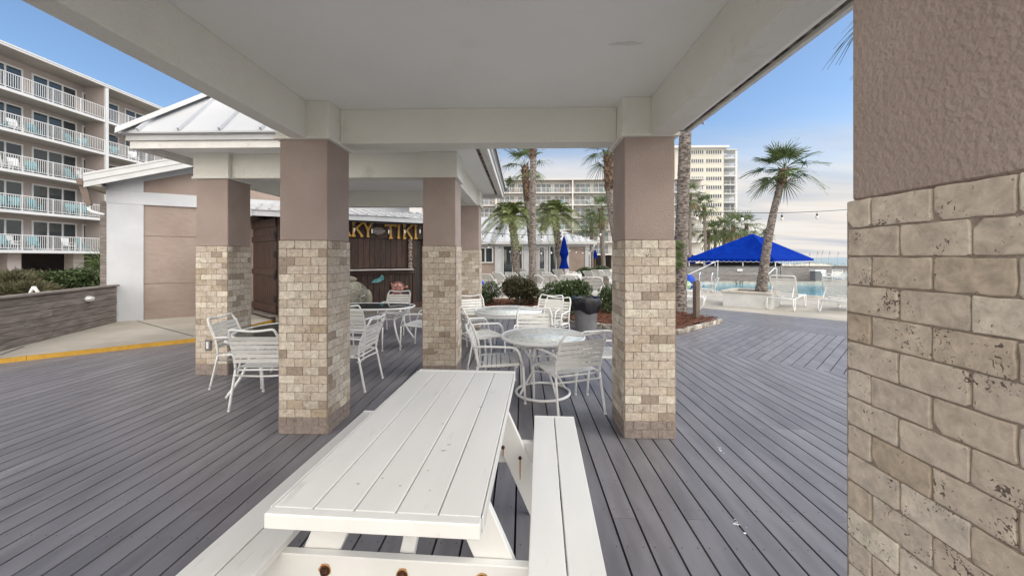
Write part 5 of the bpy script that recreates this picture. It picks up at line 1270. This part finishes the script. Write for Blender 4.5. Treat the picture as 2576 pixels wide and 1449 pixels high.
def canopy():
    Zc = 30; T = thing('blue_canopy', 'large bright blue pyramid canopy with scalloped edge behind the pool wall', 'canopy', (0, 0, 0))
    ap = V(at(1893, 588, Zc)); ze = at(0, 651.5, Zc-2)[2]; cl = V(at(1725, 652, Zc+.5)); cr = V(at(2047, 652, Zc+1)); cn = V(at(1948, 652, Zc-4.2)); cb = cl+cr-cn
    for p in (cl, cr, cn, cb): p.z = ze
    cs = [cl, cn, cr, cb]
    b = MB()
    for i in range(4):
        p, q = cs[i], cs[(i+1) % 4]; n = 8
        for r_ in range(n):       # slight sag in the cloth
            t0, t1 = r_/n, (r_+1)/n
            def pt(s_, t): x = p.lerp(q, s_).lerp(ap, t); x = x+V((0, 0, -.30*sin(pi*t)*sin(pi*s_)*.8)); return x
            for c in range(6): b.add([pt(c/6, t0), pt((c+1)/6, t0), pt((c+1)/6, t1), pt(c/6, t1)], [(0, 1, 2, 3)], False, .5)
    b.build('canopy_cloth', MT['blue'], T)
    b = MB(); tr = MB()
    for i in range(4):
        p, q = cs[i], cs[(i+1) % 4]; L = (q-p).length; n = int(L/.34); dn = V((0, 0, -1)); lo = []
        for k in range(n):
            a, c = p.lerp(q, k/n), p.lerp(q, (k+1)/n); m = (a+c)/2; e = [a, c]+[c+dn*.15, c.lerp(m, .35)+dn*.20, m+dn*.22, a.lerp(m, .35)+dn*.20, a+dn*.15]
            b.add(e, [tuple(range(7))[::-1]], False, .3); lo += [a+dn*.152, a.lerp(m, .35)+dn*.202, m+dn*.222, c.lerp(m, .35)+dn*.202]
        tr.tube(lo, .014, 5, smooth=False)
    b.build('valance', MT['blue'], T); tr.build('valance_trim', MT['frame'], T)
    pts = [(p+(ap-p)*V((1, 1, 0)).length*0) for p in cs]
    for i in range(4):
        for t in (0.03, .36, .68):
            p = cs[i].lerp(cs[(i+1) % 4], t); p = p.lerp(V((ap.x, ap.y, p.z)), .02); b = MB(); b.tube([(p.x, p.y, -1.05), (p.x, p.y, ze-.01)], .035, 8); b.build('pole', MT['frame'], T)
canopy()
# covered grill island under the canopy
b = MB(); q = D(1880, 655, 29.5)
b.ext([(-2.6, 0, -1.0), (2.6, 0, -1.0), (2.6, 0, 1.05), (1.6, 0, 1.35), (-1.6, 0, 1.30), (-2.3, 0, 1.0)], V((0, 1.2, 0))); b.box((-3.6, .5, .3), (.8, .8, 1.6), None, .1)
o = b.build('covered_bar', MT['blackc']); o.location = (q.x, q.y, 0); tag(o, 'long counter under a black cover in the shade of the blue canopy', 'covered counter')
for i, (px, lab) in enumerate(((1752, 'white lounge chair on the terrace under the left end of the canopy'), (1800, 'pale lounge chair beyond the wall, near the canopy poles'))):
    p = D(px, 655, 31); o = copy_tree(LA); o.location = (p.x, p.y, .28); o.rotation_euler = (0, 0, -R(-60)); o['label'] = lab; o['group'] = 'loungers beyond the pool wall'

# ================================================================ POOL WALL, PLANTER, SMALL THINGS
def pool_wall():
    a, c = D(1705, 700, 25.6), D(2160, 700, 25.6); gx0, gx1 = D(1925, 700, 25.6), D(1968, 700, 25.6)
    for (p, q, lab) in ((a, gx0, 'grey weathered plank wall behind the pool, left of the gate'), (gx1, c, 'grey weathered plank wall behind the pool, right of the gate')):
        d = (q-p).normalized(); T = thing('timber_wall', lab, 'wall', (p.x, p.y, 0), math.atan2(d.y, d.x)); L = (q-p).length; b = MB(); n = 7; h = .93/n; rr = random.Random(int(L*10))
        for i in range(n):
            x = 0
            while x < L-.1:
                e = min(L, x+rr.uniform(1.6, 3.4)); b.bb((x+.004, rr.uniform(0, .008), .01+i*h), (e-.004, .05, .01+(i+1)*h-.008), .003, r=rr.random()); x = e
        b.build('plank_face', MT['greywood2'], T); b = MB(); b.bb((0, -.05, .945), (L, .12, .985), .004); b.build('cap_board', MT['darkcap'], T)
        b = MB(); b.bb((0, .052, -1.0), (L, .10, .94)); b.build('backing', MT['black2'], T)
    d = (gx1-gx0).normalized(); T = thing('gate', 'narrow grey picket gate in the pool wall behind the leaning palm', 'gate', (gx0.x, gx0.y, 0), math.atan2(d.y, d.x)); L = (gx1-gx0).length
    b = MB(); n = 9
    for i in range(n): b.bb((.12+i*(L-.24)/n+.012, .02, .05), (.12+(i+1)*(L-.24)/n-.012, .05, .96), .003)
    b.bb((.1, .051, .2), (L-.1, .08, .3)); b.bb((.1, .051, .7), (L-.1, .08, .8)); b.build('pickets', MT['greywood2'], T)
    for x in (.05, L-.05): b = MB(); b.bb((x-.05, -.02, 0), (x+.05, .1, 1.02), .004); b.build('gate_post', MT['greywood2'], T)
MT['greywood2'] = mat('silvered_planks', (.15, .14, .14), (.34, .325, .32), ns=7, nd=9, rough=.85, stretch=(.5, 1, 5), var=.15, bump=.4, bs=30, lo=.3, hi=.7, col3=(.55, .54, .53), s3=2.5, th3=(.62, .75))
MT['darkcap'] = mat('dark_wall_cap', (.06, .055, .055), (.12, .11, .105), ns=5, rough=.8)
pool_wall()
p = D(1860.5, 679.5, 25.5); b = MB(); b.bb((-.17, -.02, -.065), (.17, 0, .065), .004); o = b.build('wall_sign', MT['frame']); o.location = (p.x, p.y-.02, p.z)
tag(o, 'small blank-looking white sign on the pool wall left of the leaning palm', 'sign')
# depth figures on the far waterline tiles
def figs():
    T = thing('depth_marker', 'dark depth figures on the far pool edge, left of the leaning palm', 'depth marker', (0, 24.68, 0)); x = D(1841, 707, 24.75).x
    seg = {'5': 'afgcd', 'F': 'afge', 'T': 'ah', 'I': 'h'}; 
    for i, ch in enumerate('5 FT'):
        if ch == ' ': continue
        b = MB(); x0 = x+i*.13; s_ = {'a': ((0, .16), (.08, .16)), 'f': ((0, .16), (0, .08)), 'g': ((0, .08), (.08, .08)), 'c': ((.08, .08), (.08, 0)), 'd': ((0, 0), (.08, 0)), 'e': ((0, .08), (0, 0)), 'h': ((.04, .16), (.04, 0))}
        for k in seg[ch]:
            (u, v_), (m, n) = s_[k]; b.beam((x0+u, -.01, -.12+v_), (x0+m, -.01, -.12+n), .03, .012, up=(0, 1, 0), ext=.012)
        b.build('figure', MT['cable'], T)
figs()
def planter():
    T = thing('square_planter', 'square white masonry planter with stone cap holding the leaning palm', 'planter', (7.42, 12.72, 0), R(-42)); h = .66; z = .43; t = .14
    b = MB()
    for (p, q) in (((-h, -h), (h, -h+t)), ((-h, h-t), (h, h)), ((-h, -h+t+.001), (-h+t, h-t-.001)), ((h-t, -h+t+.001), (h, h-t-.001))): b.bb((p[0], p[1], -.02), (q[0], q[1], z), .004)
    b.build('box', MT['whitestain'], T); b = MB(); e = .05
    for (p, q) in (((-h-e, -h-e), (h+e, -h+t+.04)), ((-h-e, h-t-.04), (h+e, h+e)), ((-h-e, -h+t+.041), (-h+t+.04, h-t-.041)), ((h-t-.04, -h+t+.041), (h+e, h-t-.041))): b.bb((p[0], p[1], z+.002), (q[0], q[1], z+.062), .012)
    b.build('stone_cap', MT['cap'], T); b = MB(); b.bb((-h+t+.002, -h+t+.002, .2), (h-t-.002, h-t-.002, .40)); b.build('soil', MT['mulch'], T)
MT['whitestain'] = mat('weathered_white_render', (.60, .61, .59), (.70, .71, .70), ns=3, rough=.85, bump=.4, bs=30, col3=(.48, .49, .45), s3=1.5, th3=(.55, .75))
planter()
b = MB(); b.box((0, 0, .43), (.115, .115, 1.0), None, .006); o = b.build('wooden_bollard', MT['post']); o.location = (4.12, 9.25, .06); o.rotation_euler = (0, 0, R(20)); tag(o, 'short brown square post standing in the mulch beside the thick trunk', 'post')
b = MB(); b.box((0, 0, .45), (.13, .13, .95), None, .006); b.box((.1, .05, .42), (.06, .06, .86), None, .004); o = b.build('timber_stub', MT['greywood']); o.location = at(1523, 700, 13, 0); tag(o, 'short weathered timber post beside the right stone column, by the loungers', 'post')
# trash can with black liner
def bin_():
    p = W(1478, 834); T = thing('trash_can', 'grey round bin with a black plastic bag folded over its rim', 'trash can', (p.x, p.y+.22, 0))
    b = MB(); b.lathe([(.22, 0), (.225, .02), (.25, .55), (.262, .56), (.262, .60)], 32); b.build('barrel', MT['greyp'], T)
    rr = random.Random(4); n = 72; vs = []; fs = []; rows = [(.258, .40), (.272, .415), (.288, .47), (.298, .54), (.302, .61), (.296, .67), (.280, .705), (.262, .70), (.235, .65), (.20, .58), (.0, .52)]
    for i, (r_, z) in enumerate(rows):
        for j in range(n):
            a = 2*pi*j/n; fold = .016*sin(a*7+i*.35)+.011*sin(a*13-i*.5+1)+.006*sin(a*23+i)
            hem = (.035*sin(a*2+.5)+.018*sin(a*5)) if i < 2 else ((.02*sin(a*2+.5)) if i == 2 else 0); top = (.012*sin(a*3)+.010*sin(a*8)) if i in (4, 5, 6, 7) else 0
            k = 1+fold*(1.5 if i in (1, 2, 3) else 1)/max(r_, .1)*.3*(1 if i < 9 else .2); bulge = .035 if (i in (2, 3, 4) and abs(((a+.2+pi) % (2*pi))-pi) < .45) else 0
            vs.append((r_*k*cos(a)+bulge, r_*k*sin(a), z+hem+top))
    for i in range(len(rows)-1):
        for j in range(n): fs.append((i*n+j, i*n+(j+1) % n, (i+1)*n+(j+1) % n, (i+1)*n+j))
    b = MB(); b.add(vs, fs, True, .5); b.build('bin_liner', MT['black'], T)
bin_()
# grey bin by the pool wall
p = D(2057, 703, 24.8); T = thing('storage_bin', 'square grey bin with white lid against the pool wall', 'bin', (p.x, p.y, 0)); b = MB(); b.box((0, 0, .33), (.66, .5, .66), None, .03)
for k in range(6): b.bb((-.28+k*.1, -.256, .06), (-.22+k*.1, -.252, .58))
b.build('body', MT['greyp'], T); b = MB(); b.box((0, 0, .705), (.72, .56, .08), None, .03); b.build('lid', MT['frame'], T)
# ladder rails and handrails
def ladder(px, Z, lab, g='pool ladder rails'):
    p = D(px, 700, Z); T = MB(); a = R(-45); d = V((sin(R(40)), cos(R(40)), 0))
    T.tube(curve([(0, 0, 0), V((0, 0, .62)), V((0, 0, .83))+d*.10, V((0, 0, .86))+d*.26, V((0, 0, .66))+d*.42, V((0, 0, .1))+d*.66, V((0, 0, -.7))+d*.72], 5), .026, 10)
    o = T.build('pool_rail', MT['steel']); o.location = (p.x, p.y, 0); tag(o, lab, 'pool rail', g)
ladder(1759, 17.6, 'left of the two curved steel pool ladder rails')
ladder(1790, 17.0, 'right of the two curved steel pool ladder rails')
b = MB(); p = V(at(1925, 704, 23.5)); q = V(at(1948, 676, 24.6)); b.tube(rounded([(p.x, p.y, 0), (p.x, p.y, .35), (q.x, q.y, .86), (q.x+.15, q.y, .86), (q.x+.15, q.y, 0)], .1), .03, 8)
tag(b.build('handrail', MT['frame']), 'white sloping handrail at the pool steps behind the leaning palm', 'handrail')
b = MB(); p = V(at(1733, 690, 19.5)); q = V(at(1806, 656, 22)); b.tube([tuple(p), tuple(q)], .018, 7); b.tube([(p.x, p.y, p.z), (p.x, p.y+.05, 0)], .018, 7); b.tube([(q.x, q.y, q.z), (q.x, q.y+.05, 0)], .018, 7)
tag(b.build('rescue_pole', MT['frame']), 'thin white pole slanting up in front of the left pool wall', 'pole')
# towels bundle on the chair behind the trunk
def bundle():
    p = V(at(1734, 700, 13.65, 0)); T = thing('towel_bundle', 'blue and green towel bundle heaped on a white chair behind the thick trunk', 'towels', (p.x, p.y, .42))
    b = MB(); rr = random.Random(2); vs = []; fs = []; n, m = 16, 10
    for i in range(m+1):
        th = pi*i/m
        for j in range(n):
            a = 2*pi*j/n; k = 1+.10*sin(4*a+i)+.05*rr.uniform(-1, 1); vs.append((.19*sin(th)*cos(a)*k, .17*sin(th)*sin(a)*k, .27+.26*cos(th)))
    for i in range(m):
        for j in range(n): fs.append((i*n+j, (i+1)*n+j, (i+1)*n+(j+1) % n, i*n+(j+1) % n))
    b.add(vs, fs, True, .5); b.build('blue_towel', MT['cobalt'], T); b2 = MB(); b2.v = [(x*.7-.13, y*.8-.12, z*.6) for x, y, z in b.v]; b2.f = b.f; b2.sm = b.sm; b2.r = b.r; b2.build('green_towel', MT['lime'], T)
MT['cobalt'] = mat('blue_towel', (.02, .08, .55), rough=.8, bump=.5, bs=60); MT['lime'] = mat('green_towel', (.25, .50, .16), (.6, .7, .6), ns=12, rough=.9)
bundle()
b = MB(); b.lathe([(0, .02), (.07, .0), (.085, .06), (.07, .13), (0, .15)], 14); o = b.build('blue_cup', MT['cobalt']); o.location = at(1212, 716, 14.6); tag(o, 'small blue cap hanging on the leftmost front-row lounger', 'cap')
# tiny peaked white chair behind the low wall
b = MB(); p = at(83, 740, 10.2); b.ext([(-.13, 0, 0), (-.035, 0, .17), (.035, 0, .17), (.15, 0, 0), (.09, 0, 0), (0, 0, .10), (-.08, 0, 0)], V((0, .04, 0))); b.bb((-.12, .005, -1), (-.09, .035, .03)); b.bb((.1, .005, -1), (.13, .035, .03))
o = b.build('peaked_chair', MT['frame']); o.location = (p[0], p[1], .62); tag(o, 'peaked top of a white wooden frame poking above the low plank wall', 'frame')

# ================================================================ BALCONY FURNITURE
b = MB(); b.bb((-.28, -.25, .38), (.28, .25, .44)); b.box((0, .25, .72), (.56, .05, .62), RX(R(-12)))
for x in (-.25, .25):
    for y in (-.22, .22): b.bb((x-.025, y-.025, 0), (x+.025, y+.025, .38))
    b.bb((x-.03, -.25, .62), (x+.03, .25, .65)); b.bb((x-.02, -.22, .44), (x+.02, -.18, .62))
BC = b.build('balcony_chair', MT['mint']); rr = random.Random(77); cnt = 0; MT['wickr'] = mat('tan_plastic', (.45, .38, .27), rough=.6)
BC2 = BC.copy(); BC2.data = BC.data.copy(); BC2.data.materials[0] = MT['wickr']; BC3 = BC.copy(); BC3.data = BC.data.copy(); BC3.data.materials[0] = MT['frame']
FL_ = ['lowest', 'second', 'third', 'fourth', 'fifth', 'top']
for hot in (0, 1):
    for k in range(5 if hot == 0 else 6):
        if hot == 0: xs = [25.4+rr.uniform(0, .3), 26.3, 27.2+rr.uniform(0, .3), 29.6+rr.uniform(-.2, .2), 30.5, 32.9, 34.6]
        else: xs = [-8+rr.uniform(0, 2), -3.5+rr.uniform(0, 2), 1.5+rr.uniform(0, 2), 5+rr.uniform(0, 2), 9, 13+rr.uniform(0, 2), 17+rr.uniform(0, 1)]
        for xi, x in enumerate(xs):
            if hot == 0 and k == 4 : continue
            src = rr.choice((BC, BC, BC3) if hot == 0 else (BC, BC2, BC2, BC3)); o = src.copy(); C.objects.link(o); cnt += 1
            z = (2.07+2.75*k if hot == 0 else 2.3+2.745*k)+.002
            o.location = (-34.95-.85, x, z) if hot == 0 else (x, 86.85, z); o.rotation_euler = (0, 0, rr.uniform(-.5, .5)+(pi/2 if hot == 0 else 0))
            colr = {'plastic': ''}; cname = 'turquoise' if src is BC else ('tan' if src is BC2 else 'white')
            tag(o, '%s %s chair on the %s balcony level, %s' % (('leftmost', 'second-from-left', 'third-from-left', 'middle', 'third-from-right', 'second-from-right', 'rightmost')[xi], cname, FL_[k], 'left hotel wing' if hot == 0 else 'hotel facing the viewer'), 'balcony chair', 'chairs on the hotel balconies')
bpy.data.objects.remove(BC)

# ================================================================ STRING LIGHTS
def lights(label, a, c, sag, n, bulb=.05):
    a, c = V(a), V(c); T = thing('string_lights', label, 'string lights', (0, 0, 0)); f = lambda t: a.lerp(c, t)+V((0, 0, -sag*4*t*(1-t))); b = MB(); b.tube([f(i/24) for i in range(25)], .010, 5); b.build('cable', MT['cable'], T)
    for i in range(n):
        p = f((i+.5)/n); e = MB(); e.tube([p, p+V((0, 0, -.09))], .006, 5); e.tube([p+V((0, 0, -.08)), p+V((0, 0, -.15))], .028, 8); s_ = e.build('socket', MT['cable'], T)
        e = MB(); e.lathe([(0, -.27), (bulb*.7, -.255), (bulb, -.21), (bulb*.75, -.17), (.02, -.148)], 12, tuple(p)); e.build('bulb', MT['bulb'], T)
lights('string lights crossing the sky in front of the cream tower', at(1690, 530, 11), at(2170, 524, 15), .12, 5)
lights('string lights hanging across the clubhouse front under its eave', at(1188, 600, 21), at(1425, 622, 22), .35, 9)
lights('upper string of lights crossing before the clubhouse roof', at(1190, 581, 18), at(1535, 575, 18), .25, 7)
lights('short string lights on the clubhouse wall right of the umbrella', at(1425, 621, 26), at(1490, 628, 26), .1, 4)
lights('string lights draped under the eave of the tiki bar', at(868, 555, 9.1), at(1075, 562, 10.3), .04, 5, .018)

# ================================================================ DUNES, BEYOND THE WALL
def dune():
    b = MB(); rr = random.Random(8); n = 60
    vs = []; fs = []; nx, ny = 50, 10
    for i in range(nx+1):
        for j in range(ny+1):
            x = 16+i*.9; y = 30+j*1.6; t = i/nx; h = 1.75*sin(pi*j/ny)*(sin(pi*min(1, .1+t*1.1)))*(1+.12*sin(i*.9)+.1*rr.random()); vs.append((x, y+x*.1, -1.1+max(0, h)))
    for i in range(nx):
        for j in range(ny): a = i*(ny+1)+j; fs.append((a, a+ny+1, a+ny+2, a+1))
    b.add(vs, fs, True, .5); o = b.build('dunes', MT['sand']); o['kind'] = 'structure'; b = MB()
    for k in range(9000):
        i = rr.randrange(len(vs)); p = V(vs[i])+V((rr.uniform(-.6, .6), rr.uniform(-.8, .8), 0))
        if p.z < -.6: continue
        l = rr.uniform(.12, .4); u = V((rr.gauss(0, .45), rr.gauss(0, .45), 1)).normalized(); w1 = V((rr.gauss(0, 1), rr.gauss(0, 1), 0)).normalized()*.015
        b.add([p-w1, p+w1, p+u*l], [(0, 1, 2)], False, rr.random())
    o = b.build('dune_grass', MT['grass']); tag(o, 'olive and straw coloured dune grass beyond the pool wall', 'grass', kind='stuff')
    for i, (px, py) in enumerate(((2038, 636), (2058, 632), (2070, 630), (2088, 632), (2110, 634))):
        p0 = V(at(px-4, 662, 33)); b = MB(); p1 = V(at(px, py, 33)); b.tube(curve([p0, p0.lerp(p1, .6)+V((-.05, 0, 0)), p1], 4), .007, 4)
        for k in range(16): q = p0.lerp(p1, .72+.28*k/16); b.tube([q, q+V((rr.uniform(-.1, .1), 0, rr.uniform(-.02, .08)))], [.009, .003], 4)
        tag(b.build('sea_oat', MT['palmd']), '%s thin sea oat stalk against the pale horizon right of the canopy' % ('leftmost', 'second', 'middle', 'fourth', 'rightmost')[i], 'plant', 'sea oat stalks on the dune')
dune()
# white spills on the boards
def spill(px, py, s_, lab, seed):
    rr = random.Random(seed); p = W(px, py); b = MB()
    for k in range(9):
        c = V((rr.gauss(0, .02)*s_, rr.gauss(0, .045)*s_)); r_ = rr.uniform(.004, .013)*s_; b.prism([(c.x+r_*cos(a)*rr.uniform(.5, 1.2), c.y+r_*sin(a)*rr.uniform(.5, 1.2)) for a in [i*pi/4 for i in range(8)]], .0005, .0018)
    o = b.build('white_spill', MT['frame']); o.location = (p.x, p.y, 0); tag(o, lab, 'spill')
spill(1813, 1132, .6, 'small white spatter on the deck, nearer the right stone column', 1)
spill(1858, 1320, .7, 'white spatter of crumbs on the deck, nearest the bottom right', 2)
